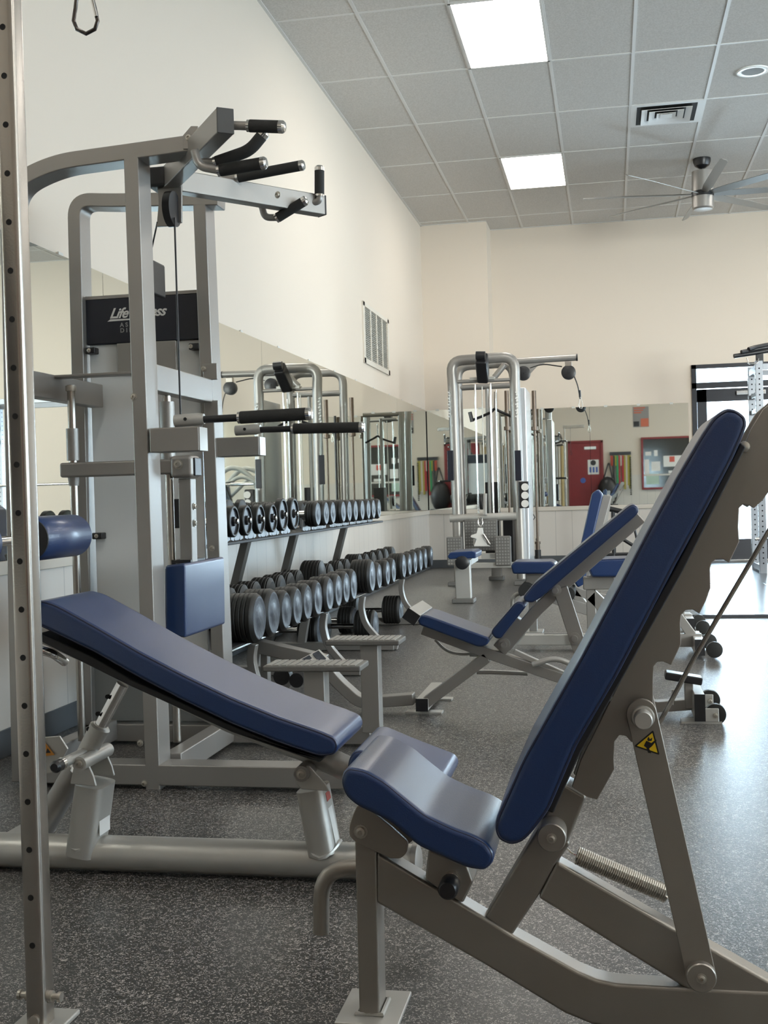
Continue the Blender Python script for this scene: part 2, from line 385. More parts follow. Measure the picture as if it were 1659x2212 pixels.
# ceiling lights 2x4
i2 = GX+.61
names = {(0, 0): 'nearest recessed ceiling light, large bright panel at the top of the photo', (0, 1): 'farther recessed ceiling light, the smaller bright panel left of the fan'}
first = None
def light_panel(x, yy, lab):
    t = thing('ceiling_light', lab, 'ceiling light', (x, yy, HC), 'recessed ceiling light panels')
    f = MB()
    for a, b in (((0, 0), (.61, .018)), ((0, 1.202), (.61, 1.22)), ((0, 0), (.018, 1.22)), ((.592, 0), (.61, 1.22))): f.bb((x+a[0], yy+a[1], HC-.008), (x+b[0], yy+b[1], HC+.0))
    f.obj('frame', TBAR, t)
    MB().bb((x+.018, yy+.018, HC-.006), (x+.592, yy+1.202, HC-.0005)).obj('diffuser', EMIT, t)
    return t
light_panel(i2, GY, names[0, 0]); light_panel(i2, GY+3.66, names[0, 1])
for c, xx in enumerate((i2+3.05, i2+4.88, i2+6.71)):
    for k in range(-2, 2): light_panel(xx, GY+3.66*k, 'ceiling light panel beyond the right edge, %s column, %s from front wall' % (ORD[c], ORD[k+2]))
for k in (-2,): light_panel(i2, GY+3.66*k, 'recessed ceiling light panel directly overhead, just outside the photo')
# ceiling air diffuser
dx, dy = U(1368, 232, Z=HC).x-.02, GY+2.44
t = thing('ceiling_air_diffuser', 'square white louvred air diffuser in the ceiling, right of the lights', 'air vent', (dx+.29, dy+.29, HC))
f = MB(); S = .56; cx, cy = dx+.3, dy+.3
for j, (s0, dz) in enumerate(((.56, 0), (.42, .012), (.29, .024), (.16, .036))):
    h = s0/2; hi = h-.05; z1 = HC-.005; z0 = HC-.024
    q = lambda s_, z: [(cx-s_, cy-s_, z), (cx+s_, cy-s_, z), (cx+s_, cy+s_, z), (cx-s_, cy+s_, z)]
    if j == 0: MB().rings([q(h+.02, HC-.006), q(h+.02, HC-.001), q(h-.03, HC-.001), q(h-.03, HC-.006)], closed=True).obj('frame', TBAR, t)
    else: MB().rings([q(h, z0+.004), q(h, z0), q(hi, z1), q(hi, z1+.003)], closed=True).obj('louvre', TBAR, t)
MB().bb((cx-.05, cy-.05, HC-.024), (cx+.05, cy+.05, HC-.02)).obj('centre_plate', TBAR, t)
MB().bb((cx-.26, cy-.26, HC-.003), (cx+.26, cy+.26, HC-.001)).obj('dark_backing', DARK, t)
# round ceiling speaker
c = U(1626, 153, Z=HC); t = thing('ceiling_speaker', 'round white ceiling speaker near the top right corner', 'speaker', c)
MB().lathe(c, (0, 0, -1), [(0, .125), (.008, .125), (.012, .115), (.008, .085), (0, .08)], n=32).obj('ring', WHITE, t)
MB().lathe(c, (0, 0, -1), [(0, .082), (.006, .082), (.009, .05), (.010, .01)], n=32).obj('grille', GREYP, t)
# ceiling fan
c = U(1516, 343, Z=HC); FX, FY = c.x, c.y
pm = U(1517, 410, Y=FY).z
t = thing('ceiling_fan', 'large dark ceiling fan with eight slim blades and a drum motor', 'ceiling fan', (FX, FY, HC))
MB().lathe((FX, FY, HC), (0, 0, -1), [(0, .085), (.03, .085), (.07, .07), (.095, .03)]).obj('canopy', PLAS, t)
MB().cyl((FX, FY, HC-.09), (FX, FY, pm+.19), .014).obj('down_rod', PLAS, t)
mo = MB().lathe((FX, FY, pm+.19), (0, 0, -1), [(0, .03), (.012, .10), (.30, .105), (.37, .105), (.385, .09), (.39, .02)]).obj('motor_housing', SIL, t)
MB().lathe((FX, FY, pm-.02), (0, 0, -1), [(0, .108), (.05, .108)]).obj('dark_band', PLAS, mo)
for k in range(8):
    a = math.radians(5+45*k); dv = Vector((math.cos(a), math.sin(a), 0)); sv = Vector((-math.sin(a), math.cos(a), -.42)).normalized()
    A = Vector((FX, FY, pm-.04))
    R = []
    for rr, w in ((.09, .028), (.3, .045), (.85, .042), (1.12, .036), (1.16, .022)):
        cc = A+dv*rr+Vector((0, 0, .012*(rr > .3))); nn = dv.cross(sv)*.003
        R.append([cc-sv*w+nn*-1, cc+sv*w-nn, cc+sv*w+nn, cc-sv*w+nn])
    MB().rings(R).obj('blade', FANM, t)
# return-air grille on left wall
a, b = U(781, 645, X=XW), U(840, 803, X=XW)
y0, y1, z0, z1 = a.y, b.y, 2.10, 2.66
t = thing('return_air_grille', 'white return air grille with four slotted panels high on the left wall', 'air vent', (XW, (y0+y1)/2, z0))
f = MB()
for p, q in (((y0, z0), (y1, z0+.05)), ((y0, z1-.04), (y1, z1)), ((y0, z0), (y0+.07, z1)), ((y1-.07, z0), (y1, z1))): f.bb((XW, p[0], p[1]), (XW+.014, q[0], q[1]))
for k in range(1, 4):
    yy = y0+.07+(y1-y0-.14)*k/4; f.bb((XW, yy-.018, z0), (XW+.012, yy+.018, z1))
f.obj('frame', TRIM, t, .002)
for k in range(4):
    ya = y0+.07+(y1-y0-.14)*k/4+.018; yb = y0+.07+(y1-y0-.14)*(k+1)/4-.018
    m = MB()
    for j in range(26): zz = z0+.05+(z1-z0-.09)*(j+.5)/26; m.box((XW+.006, (ya+yb)/2, zz), (.012, yb-ya, .003), Matrix.Rotation(.6, 3, 'Y'))
    m.bb((XW, ya, z0+.05), (XW+.002, yb, z1-.04)); m.obj('slotted_panel', mat('grille_tan', (.42, .40, .35), .6) if k == 0 else bpy.data.materials['grille_tan'], t)

# mirrors
LY = [(.9, 2.45, 'nearest the camera, beside the chin and dip machine'), (2.45, 4.8, 'behind the chin and dip machine'), (4.8, 7.166, 'above the near half of the dumbbell rack'), (7.166, 9.6, 'above the far half of the dumbbell rack'), (9.6, 11.99, 'just past the dumbbell rack'), (11.99, 13.95, 'ending at the far corner')]
def mirror(p0, p1, side, lab):
    t = thing('wall_mirror', lab, 'mirror', ((p0[0]+p1[0])/2, (p0[1]+p1[1])/2, ZL), 'large wall mirrors')
    MB().bb((p0[0], p0[1], ZL+.002), (p1[0], p1[1], ZM)).obj('mirror_glass', MIRR, t)
    m = MB(); n = 3
    for k in range(n):
        u = (k+.5)/n
        if side == 'L': m.bb((XW+.007, p0[1]+(p1[1]-p0[1])*u-.02, ZM-.012), (XW+.012, p0[1]+(p1[1]-p0[1])*u+.02, ZM+.012))
        else: m.bb((p0[0]+(p1[0]-p0[0])*u-.02, min(p0[1], p1[1])-.003, ZM-.012), (p0[0]+(p1[0]-p0[0])*u+.02, min(p0[1], p1[1])+.002, ZM+.012))
    m.obj('mirror_clip', mat('clear_clip', (.6, .6, .56), .3) if 'clear_clip' not in bpy.data.materials else bpy.data.materials['clear_clip'], t)
for a, b, l in LY: mirror((XW+.0125, a+.0015), (XW+.0075, b-.0015), 'L', 'frameless mirror panel on the left wall, '+l)
mirror((XW+.02, YJ-.0125), (XJ-.002, YJ-.0075), 'B', 'frameless mirror panel on the shallow column in the far corner')
for a, b, l in ((XJ+.002, -.22, 'behind the cable machine'), (-.217, .945, 'left of the exit door')):
    mirror((a, YB-.0125), (b, YB-.0075), 'B', 'frameless mirror panel on the back wall, '+l)
struct(MB().bb((XW, YF, ZL-.001), (XW+.0075, YJ, ZM-.01)).bb((XW, YJ-.0075, ZL-.001), (XJ, YJ, ZM-.01)).bb((XJ, YB-.0075, ZL-.001), (.945, YB, ZM-.01)), 'trim_5', UNDER)
# outlet on the back wall
c = U(1160, 1170, Y=YB-.012); t = thing('wall_outlet', 'beige wall outlet low on the back wall beside the barbells', 'outlet', c)
MB().bb((c.x-.04, YB-.018, c.z-.06), (c.x+.04, YB-.011, c.z+.06)).obj('cover_plate', TRIM, t, .003)
MB().bb((c.x-.015, YB-.020, c.z+.01), (c.x+.015, YB-.017, c.z+.04)).bb((c.x-.015, YB-.020, c.z-.04), (c.x+.015, YB-.017, c.z-.01)).obj('socket', GREYP, t, .002)
# floor mats by the door
for (a, b, c_, d_, l) in ((-.1, 8.262, 1.32, 10.9, 'blue-grey gym floor mat, the nearer left one by the exit door'), (1.325, 8.262, 3.6, 10.9, 'blue-grey gym floor mat at the right edge, nearer the camera'), (-.1, 10.93, 1.215, 13.35, 'blue-grey gym floor mat, the farther left one by the exit door'), (1.22, 10.905, 3.6, 13.35, 'blue-grey gym floor mat right in front of the exit door')):
    o = MB().bb((a, b, 0), (c_, d_, .02)).obj('floor_mat', MAT, None, .003); tag(o, l, 'mat', 'gym floor mats')

# ---- front wall furniture seen only in the mirrors
def FV(px, py): return U(px, py, Y=2*YB-YF)      # straight reflection in the back mirror
x0, x1 = -.98, -.2
d = MB()
for a, b in (((x0-.06, 0), (x0, 2.16)), ((x1, 0), (x1+.06, 2.16)), ((x0-.06, 2.1), (x1+.06, 2.16))): d.bb((a[0], YF, a[1]), (b[0], YF+.05, b[1]))
dr = struct(d, 'door_2', REDM, .003)
lf = MB().bb((x0, YF, .01), (x1, YF+.03, 2.1)).obj('door_leaf', REDM, dr)
MB().bb((x1-.42, YF+.03, 1.93), (x1-.12, YF+.07, 2.0)).obj('door_closer', WHITE, lf, .004)
MB().bb((x1-.34, YF+.03, 1.28), (x1-.06, YF+.033, 1.66)).obj('notice', STICK, lf)
m = MB()
for k in range(3): m.bb((x1-.30+.08*k, YF+.033, 1.33), (x1-.25+.08*k, YF+.0345, 1.47))
m.obj('notice_print', mat('blue_print', (.06, .12, .4), .5), lf)
MB().lathe((x1-.2, YF+.033, 1.58), (0, 1, 0), [(0, .07), (.0015, .07)], n=24).obj('notice_badge', PLAS, lf)
MB().lathe((x1-.47, YF+.03, 1.13), (0, 1, 0), [(0, .07), (.002, .07)], n=24).obj('blue_sticker', bpy.data.materials['blue_print'], lf)
# office window
x0, x1, z0, z1 = .87, 2.05, .90, 2.14
f = MB()
for a, b in (((x0-.05, z0-.05), (x1+.05, z0)), ((x0-.05, z1), (x1+.05, z1+.05)), ((x0-.05, z0), (x0, z1)), ((x1, z0), (x1+.05, z1))): f.bb((a[0], YF, a[1]), (b[0], YF+.06, b[1]))
w = struct(f, 'window_5', REDM, .004)
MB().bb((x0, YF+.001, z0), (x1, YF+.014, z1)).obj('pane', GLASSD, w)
m = MB()
for a, b in (((x0+.5, z0+.52), (x1-.02, z0+.80)), ((x0+.03, z0+.35), (x0+.14, z0+.72)), ((x0+.05, z0+.82), (x0+.2, z0+.92)), ((x0+.27, z0+.80), (x0+.36, z0+.95)), ((x0+.2, z0+.42), (x0+.42, z0+.66)), ((x0+.62, z0+.35), (x0+.85, z0+.42))): m.bb((a[0], YF+.014, a[1]), (b[0], YF+.016, b[1]))
m.obj('posted_sheet', STICK, w)
MB().bb((x0+.06, YF+.014, z0+.08), (x0+.38, YF+.016, z0+.35)).obj('pale_green_sheet', mat('pale_green', (.45, .6, .5), .5), w)
MB().bb((x0+.65, YF+.016, z0+.64), (x0+.78, YF+.018, z0+.78)).obj('red_note', RED, w)
# poster
a, b = FV(1365, 876), FV(1402, 922)
t = thing('wall_poster', 'grey and orange-red poster high on the front wall, seen in the mirror', 'poster', (a.x, YF, b.z))
X0, X1, Z0, Z1 = a.x+.02, b.x, b.z, a.z-.04
MB().bb((X0, YF, Z0), (X1, YF+.006, Z1)).obj('poster_sheet', mat('poster_grey', (.30, .28, .27), .5), t)
m = MB()
for k in range(3): m.bb((X0+.02, YF+.006, Z1-.05-.06*k), (X1-.09-.05*k, YF+.008, Z1-.015-.06*k))
m.bb((X0+.19, YF+.006, Z0+.01), (X1-.01, YF+.008, Z0+.22)); m.obj('printed_block', mat('poster_orange', (.62, .16, .09), .5), t)
MB().bb((X0+.01, YF+.006, Z0+.02), (X0+.15, YF+.008, Z0+.15)).obj('printed_photo', PLAS, t)
# band rack
X0, X1 = .02, .56
t = thing('resistance_band_rack', 'black wall rack hung with coloured resistance bands, seen in the mirror', 'band rack', (.3, YF, 0))
m = MB().bb((X0, YF+.001, 1.76), (X1, YF+.06, 1.84)); m.obj('rail', PLAS, t)
for k in range(22): MB().lathe((X1-.02, YF+.10, .72+.045*k), (0, 0, 1), [(0, .012), (.012, .022), (.024, .022), (.036, .012)], n=8).obj('chain_link', PLAS, t)
cols = [(.5, .08, .05), (.05, .05, .05), (.35, .38, .06), (.05, .35, .15), (.45, .04, .05), (.6, .55, .5), (.45, .04, .05), (.4, .33, .06), (.6, .55, .5), (.4, .33, .06), (.3, .28, .05)]
for k, c in enumerate(cols):
    bm_ = mat('band_colour', c, .6); x = X0+.04+.045*k; L = .25 if k in (0, 2, 5) else random.uniform(.75, .95)
    tag(MB().path([(x, YF+.08, 1.75), (x, YF+.085, 1.75-L), (x+.02, YF+.10, 1.75-L-.02), (x+.025, YF+.105, 1.74)], [(-.003, -.019), (.003, -.019), (.003, .019), (-.003, .019)], upv=(1, 0, 0)).obj('resistance_band', bm_), 'rubber resistance band hanging %s from the rail end on the band rack' % ORD[k], 'resistance band', 'resistance bands on the rack')
# stick rack beside the red door
t = thing('stick_rack', 'black rack holding upright sticks beside the red door, seen in the mirror', 'rack', (-1.35, YF+.2, 0))
MB().bb((-1.75, YF+.1, 0), (-1.1, YF+.5, .05)).bb((-1.75, YF+.12, 1.05), (-1.1, YF+.15, 1.08)).obj('rack_frame', PLAS, t)
MB().bb((-1.75, YF+.02, 2.28), (-1.2, YF+.06, 2.34)).obj('upper_rail', SIL, t)
for k in range(9):
    x = -1.72+.075*k; m = [CREAM, SIL, WOODY, CREAM, WOODY, SIL, CREAM, WOODY, CREAM][k]
    tag(MB().tube([(x, YF+.3, .05), (x+.01, YF+.14, 2.0+.05*(k % 3))], .03+.008*(k % 2)).obj('exercise_stick', m), 'upright %s stick, %s from the left in the rack beside the red door' % (['cream', 'grey', 'tan', 'cream', 'tan', 'grey', 'cream', 'tan', 'cream'][k], ORD[k]), 'stick', 'exercise sticks')
for k in range(6):
    x = -1.7+.09*k
    tag(MB().tube([(x, YF+.03, 2.3), (x+.03, YF+.25, 2.32), (x+.10, YF+.25, 2.1)], .022).obj('pull_strap', PLAS if k % 2 else CHR), '%s cable pull hanging %s from the left above the sticks, seen in the mirror' % ('black' if k % 2 else 'chrome', ORD[k]), 'cable attachment', 'hanging cable attachments')

t = thing('gym_bag', 'large black bag slumped beside the hanging bands, seen in the mirror', 'bag', (.0, YF+.2, 0))
MB().sphere((-.05, YF+.22, .82), .26, 1, .6, 1.5).obj('bag_body', PLAS, t); MB().tube([(-.18, YF+.2, 1.05), (.0, YF+.12, 1.6), (.1, YF+.2, 1.05)], .02, rad=.1).obj('bag_strap', PLAS, t)
MB().bb((-.3, YF+.05, .0), (.2, YF+.4, .5)).obj('bag_stand', PLAS, t)
# ================================================================ FOREGROUND BENCH
def circ(cx, cy, r, a0, a1, n=10):
    return [(cx+r*math.cos(math.radians(a0+(a1-a0)*k/n)), cy+r*math.sin(math.radians(a0+(a1-a0)*k/n))) for k in range(n+1)]
def W(px, py, Y): return U(px, py, Y=Y)
fb = thing('adjustable_bench', 'large blue and silver adjustable bench in the right foreground with its backrest raised steeply', 'weight bench', (-.38, 1.98, 0))
# seat
seat_px = [(734.7, 1690), (740, 1668), (752, 1659), (787, 1664), (833, 1690), (873, 1724), (920, 1762), (977, 1789), (1024, 1806), (1055, 1824), (1068, 1850), (1063, 1868), (1047, 1883), (1012, 1879), (954, 1853), (902, 1830), (875, 1806), (838, 1775), (769, 1743), (743, 1720)]
pad(rnd(PX(seat_px, 1.845), .012, 3), 1.845, 2.115, fb, 'seat', bev=.016)
back_px = [(1067, 1795), (1070, 1771), (1128, 1640), (1250, 1425), (1350, 1238), (1402, 1138), (1467, 1019), (1515, 938), (1541, 899), (1569, 881), (1592, 884), (1612, 900), (1615, 918), (1606, 942), (1585, 990), (1529, 1096), (1461, 1220), (1335, 1460), (1245, 1615), (1185, 1754), (1150, 1800), (1131, 1820), (1104, 1829), (1076, 1816)]
pad(rnd(PX(back_px, 1.845), .012, 3), 1.845, 2.115, fb, 'backrest', bev=.014)
# underside board of backrest
MB().prism(PX([(1600, 955), (1612, 965), (1475, 1235), (1255, 1625), (1195, 1758), (1180, 1752), (1240, 1610), (1460, 1222)], 1.865), 1.865, 2.095).obj('backrest_board', UNDER, fb, .003)
# notched adjuster plates (a pair)
plate_px = [(1600, 980), (1622, 928), (1648, 885), (1700, 840), (1760, 850), (1775, 930), (1700, 1010), (1648, 1080), (1629, 1098), (1618, 1092), (1606, 1089), (1597, 1097), (1595, 1138), (1597, 1170), (1589, 1187), (1575, 1216), (1560, 1207), (1546, 1208), (1537, 1216), (1534, 1228), (1535, 1270), (1525, 1298), (1511, 1326), (1497, 1317), (1482, 1318), (1472, 1328), (1470, 1345), (1471, 1392), (1450, 1437), (1432, 1429), (1420, 1430), (1413, 1440), (1411, 1470), (1411, 1520), (1388, 1590), (1364, 1604), (1352, 1590), (1338, 1588), (1328, 1602), (1326, 1640), (1327, 1662), (1290, 1728), (1268, 1722), (1235, 1700), (1255, 1640), (1340, 1470), (1465, 1235)]
for y in (1.940, 2.030): MB().prism(PX(plate_px, 1.940), y, y+.008).obj('notched_plate', GUN, fb, .0015)
hole = MB()
for p in ((1311, 1505), (1608, 965)): q = W(*p, 1.938); hole.lathe(q, (0, -1, 0), [(0, .009), (.004, .008), (.006, .003)], n=14)
hole.obj('plate_bolt', ZINC, fb)
# back tube and upright strut
MB().prism(PX([(1214, 1690), (1268, 1722), (1262, 1735), (1226, 1824), (1160, 1795), (1200, 1712)], 1.948), 1.948, 2.022).obj('backrest_bracket', GUN, fb, .006, 3)
MB().prism(PX([(1185, 1752), (1232, 1824), (1196, 1875), (1162, 1938), (1105, 2023), (1047, 1983)], 1.955), 1.955, 2.005).obj('upright_strut', GUN, fb, .005, 3)
bp = PX([(813, 1842), (1047, 1983), (1110, 2022), (1250, 2100), (1290, 2117), (1330, 2126), (1475, 2135), (1659, 2143)], 1.95)
zb = bp[-1][1]
bq = PX([(1278, 2214), (1220, 2190), (1047, 2085), (813, 1951)], 1.95)
MB().prism(bp+[(.62, zb), (.62, zb-.075), (bq[0][0]+.09, zb-.078)]+bq, 1.95, 2.0).obj('main_beam', GUN, fb, .006, 3)
rb = PX([(1203, 1861), (1451, 2003), (1538, 2049), (1659, 2118), (1710, 2150), (1510, 2150), (1474, 2132), (1162, 1940)], 1.953)
MB().prism(rb, 1.953, 1.998).obj('rear_brace', GUN, fb, .006, 3)
a = W(790, 1835, 1.95); b_ = W(797, 2193, 1.95)
xa = PX([(766, 1815), (813, 1835), (820, 2200), (776, 2200)], 1.95); xa[2] = (xa[2][0], .008); xa[3] = (xa[3][0], .008)
MB().prism(xa, 1.95, 2.012).obj('front_post', GUN, fb, .004, 3)
px_ = (xa[2][0]+xa[3][0])/2
MB().bb((px_-.055, 1.92, 0), (px_+.055, 2.06, .008)).obj('foot_plate', PALE, fb, .002)
w = MB(); w.tube([(px_-.022, 1.95, .011), (px_+.022, 1.95, .011), (px_+.022, 2.012, .011), (px_-.022, 2.012, .011)], .005, closed=True, n=6); w.obj('weld_bead', PALE, fb)
MB().bb((.40, 1.80, .0), (.46, 2.16, .03)).bb((.55, 1.78, .0), (.61, 2.18, zb-.07)).obj('rear_foot', GUN, fb, .004)
# seat hinge bracket
MB().prism(rnd(PX([(772, 1738), (762, 1760), (754, 1785), (754, 1806), (768, 1820), (845, 1855), (866, 1855), (879, 1842), (882, 1820), (850, 1790), (800, 1750)], 1.935), .006, 3), 1.935, 1.943).prism(rnd(PX([(772, 1738), (762, 1760), (754, 1785), (754, 1806), (768, 1820), (845, 1855), (866, 1855), (879, 1842), (882, 1820), (850, 1790), (800, 1750)], 1.935), .006, 3), 2.018, 2.026).obj('seat_bracket', GUN, fb, .0015)
m = MB(); bolt(m, W(779.5, 1796, 1.935), (0, -1, 0), .009, .007); m.obj('hinge_bolt', ZINC, fb)
MB().prism(PX([(925, 1835), (1010, 1872), (1022, 1905), (1000, 1952), (960, 1930), (918, 1900)], 1.945), 1.945, 2.01).obj('knob_bracket', GUN, fb, .004)
q = W(975, 1903, 1.93)
MB().lathe((q.x, 1.95, q.z), (0, -1, 0), [(0, .013), (.02, .013), (.021, .010), (.03, .010)], n=18).obj('knob_collar', CHR, fb)
MB().lathe((q.x, 1.93, q.z), (0, -1, 0), [(0, .011), (.012, .0165), (.045, .0165), (.05, .013)], n=22).obj('adjuster_knob', PLAS, fb)
MB().tube([W(835, 1874, 2.0), W(694, 1874, 2.0), W(694, 2015, 2.0)], .0145, rad=.055, n=16).obj('front_handle', GUN, fb)
# link arm, pins and discs
arm_px = circ(1386, 1543, 33, 170, 350, 12)+circ(1514.7, 2108, 32, -12, 168, 12)
for y in (1.912, 2.045): MB().prism(PX(arm_px, 1.912), y, y+.009).obj('link_arm', GUN, fb, .0015)
q = W(1388, 1545, 1.93); MB().lathe((q.x, 2.06, q.z), (0, -1, 0), [(0, .0145), (.175, .0145), (.177, .013)], n=22).obj('lock_pin', PALE, fb)
w = MB(); w.lathe((q.x, 1.912, q.z), (0, -1, 0), [(0, .019), (.003, .0175), (.004, .0145)], n=20); w.obj('pin_weld', PALE, fb)
for nm, p, r in (('pivot_disc', (1192, 1808), .0235), ('pivot_disc', (1514.7, 2110), .0235)):
    q = W(*p, 1.905); MB().lathe((q.x, 2.05, q.z), (0, -1, 0), [(0, r*.9), (.135, r), (.150, r), (.152, r*.93)], n=32).obj(nm, GUN, fb)
    m = MB(); bolt(m, (q.x, 1.898, q.z), (0, -1, 0), .006, .004); m.obj('disc_bolt', ZINC, fb)
# spring
p, q = W(1246, 1847, 1.975), W(1440, 1931, 1.975); d = (q-p).normalized(); a, b = frame(d); pts = []
N = 44
for k in range(N*10+1):
    t = k/(N*10); an = 2*PI*N*t; pts.append(p+(q-p)*t+(a*math.cos(an)+b*math.sin(an))*.0135)
MB().tube(pts, .0019, n=6).obj('return_spring', ZINC, fb)
MB().tube([p+a*.002, p-d*.01, p-d*.022+Vector((0, 0, .008))], .0018, n=8).tube([q, q+d*.05], .0018, n=8).obj('spring_hook', CHR, fb)
# warning sticker on link arm
tri = [(1369.5, 1612), (1411, 1577), (1425, 1631)]
MB().prism(rnd(PX(tri, 1.9115), .003, 3), 1.9112, 1.9121).obj('warning_sticker_border', PLAS, fb)
cxy = (sum(p[0] for p in tri)/3, sum(p[1] for p in tri)/3)
MB().prism(PX([(cxy[0]+(x-cxy[0])*.80, cxy[1]+(y-cxy[1])*.80) for x, y in tri], 1.911), 1.9105, 1.9112).obj('warning_sticker_field', YEL, fb)
hand = [(1402, 1628), (1392, 1617), (1396, 1604), (1391, 1608), (1396, 1598), (1407, 1603), (1411, 1596), (1416, 1600), (1409, 1611), (1404, 1619), (1412, 1627)]
MB().prism(PX([(1391, 1611), (1396, 1600), (1407, 1605), (1417, 1597), (1418, 1600), (1408, 1612), (1402, 1617), (1407, 1627), (1400, 1626), (1396, 1615)], 1.9105), 1.910, 1.9105).prism(PX([(1398, 1597), (1401, 1591), (1404, 1597), (1409, 1593), (1408, 1600), (1400, 1601)], 1.9105), 1.910, 1.9105).obj('crushed_hand_symbol', PLAS, fb)
MB().tube([W(1424, 1563, 2.06), W(1500, 1420, 2.06), W(1659, 1150, 2.06), W(1760, 975, 2.06)], .0042, n=10).obj('support_cable', STEEL, fb, label='thin grey taut cable')

# ================================================================ DECLINE BENCH
db = thing('decline_bench', 'long blue padded decline bench sloping down to the right, on a thick silver floor tube', 'weight bench', (-1.0, 2.67, 0))
pad_px = [(56, 1335), (64, 1304), (88, 1296), (120, 1306), (200, 1350), (300, 1408), (400, 1460), (500, 1508), (600, 1549), (690, 1580), (722, 1594), (731, 1612), (722, 1632), (690, 1636), (600, 1606), (500, 1566), (400, 1518), (300, 1466), (200, 1409), (85, 1354), (62, 1348)]
pad(rnd(PX(pad_px, 2.53), .014, 3), 2.53, 2.81, db, 'back_pad', bev=.014)
MB().prism(PX([(85, 1366), (200, 1419), (280, 1466), (500, 1567), (640, 1623), (700, 1638), (690, 1648), (500, 1582), (280, 1482), (85, 1385)], 2.545), 2.545, 2.795).obj('pad_board', UNDER, db, .004)
MB().tube([W(70, 1352, 2.67), W(265, 1440, 2.67), W(500, 1556, 2.67), W(660, 1618, 2.67), W(790, 1680, 2.67)], .026, n=20, ry=.03).obj('pad_rail', PALE, db)
sp = [(748, 1668), (752, 1640), (765, 1622), (785, 1622), (850, 1650), (948, 1688), (958, 1704), (950, 1728), (850, 1702), (770, 1690)]
pad(rnd(PX(sp, 2.53), .012, 3), 2.53, 2.81, db, 'seat', bev=.016)
L = W(0, 1852, 2.67); R_ = W(903, 1858, 2.67)
MB().tube([(L.x-.2, 2.67, .044), (R_.x-.01, 2.67, .044)], .044, n=32, ry=.042).obj('base_tube', PALE, db)
MB().lathe((R_.x-.012, 2.67, .044), (1, 0, 0), [(0, .045), (.012, .045), (.018, .03), (.019, .005)], n=28).obj('end_cap', SIL, db)
MB().box((-1.55, 2.67, .02), (.07, .62, .04)).obj('cross_foot', PALE, db, .006)
def post_rr(p, q, wx, wy, name, par, m=PALE):
    sec = rnd([(-wx/2, -wy/2), (wx/2, -wy/2), (wx/2, wy/2), (-wx/2, wy/2)], .026, 6)
    return MB().path([p, p+(q-p)*.5, q], sec, upv=(0, 1, 0)).obj(name, m, par, ang=50)
p0 = W(702, 1838, 2.67); p1 = W(676, 1700, 2.67); post_rr(p0, p1, .066, .10, 'front_post', db)
p2 = W(186, 1840, 2.67); p3 = W(206, 1690, 2.67); post_rr(p2, p3, .072, .11, 'rear_post', db)
for P in (p0, p2):
    m = MB(); m.tube([(P.x+.036*math.cos(2*PI*k/16), 2.67+.054*math.sin(2*PI*k/16), .088-.024*abs(math.sin(2*PI*k/16))**2) for k in range(16)], .005, n=6, closed=True); m.obj('weld_bead', PALE, db)
# pivots
q = W(651, 1672, 2.59); MB().cyl((q.x, 2.59, q.z), (q.x, 2.75, q.z), .0185, n=26).obj('pivot_sleeve', SIL, db)
m = MB(); bolt(m, (q.x, 2.590, q.z), (0, -1, 0), .009, .005); m.obj('pivot_bolt', ZINC, db)
MB().plate([W(640, 1690, 2.60), W(645, 1655, 2.60), W(668, 1655, 2.60), W(700, 1690, 2.60), W(712, 1710, 2.60), W(650, 1705, 2.60)], .008).plate([W(640, 1690, 2.60)+Vector((0, .13, 0)), W(645, 1655, 2.60)+Vector((0, .13, 0)), W(668, 1655, 2.60)+Vector((0, .13, 0)), W(700, 1690, 2.60)+Vector((0, .13, 0)), W(712, 1710, 2.60)+Vector((0, .13, 0))], .008).obj('yoke', PALE, db, .002)
q = W(171, 1651, 2.58); MB().cyl((q.x, 2.58, q.z), (q.x, 2.74, q.z), .0175, n=26).obj('pivot_sleeve', PALE, db)
m = MB(); bolt(m, (q.x, 2.580, q.z), (0, -1, 0), .009, .005); m.obj('pivot_bolt', ZINC, db)
for dy in (.005, .11):
    MB().plate([W(150, 1690, 2.60)+Vector((0, dy, 0)), W(158, 1650, 2.60)+Vector((0, dy, 0)), W(185, 1645, 2.60)+Vector((0, dy, 0)), W(200, 1680, 2.60)+Vector((0, dy, 0)), W(205, 1700, 2.60)+Vector((0, dy, 0)), W(150, 1695, 2.60)+Vector((0, dy, 0))], .008).obj('yoke', PALE, db, .002)
# telescopic support
a, b = W(165, 1668, 2.67), W(265, 1478, 2.67); d = (b-a).normalized()
MB().tube([a, b], .0155, n=22).obj('telescopic_tube', CHR, db)
MB().lathe(a+d*.03, d, [(0, .023), (.085, .025), (.10, .026), (.105, .02)], n=24).obj('locking_sleeve', PALE, db)
m = MB()
for px, py in ((191, 1575), (211, 1542), (232, 1505)): c = W(px, py, 2.655); m.cyl((c.x, 2.6535, c.z), (c.x, 2.660, c.z), .0055, n=12)
m.obj('adjustment_hole', DARK, db)
q = W(119, 1657, 2.50)
MB().cyl((q.x, 2.70, q.z), (q.x, 2.52, q.z), .0125, n=18).obj('pin_barrel', PALE, db)
MB().lathe((q.x, 2.535, q.z), (0, -1, 0), [(0, .015), (.014, .015)], n=20).obj('knob_ring', CHR, db)
MB().lathe((q.x, 2.522, q.z), (0, -1, 0), [(0, .0145), (.02, .0145), (.027, .009)], n=20).obj('knob', PLAS, db)
a = W(170, 1655, 2.74); b = W(55, 1850, 2.74); MB().tube([a, b], .031, n=24).obj('rear_leg', SIL, db)
MB().tube([W(152, 1700, 2.80), W(110, 1790, 2.80)], .004).obj('rear_leg_rod', PLAS, db)
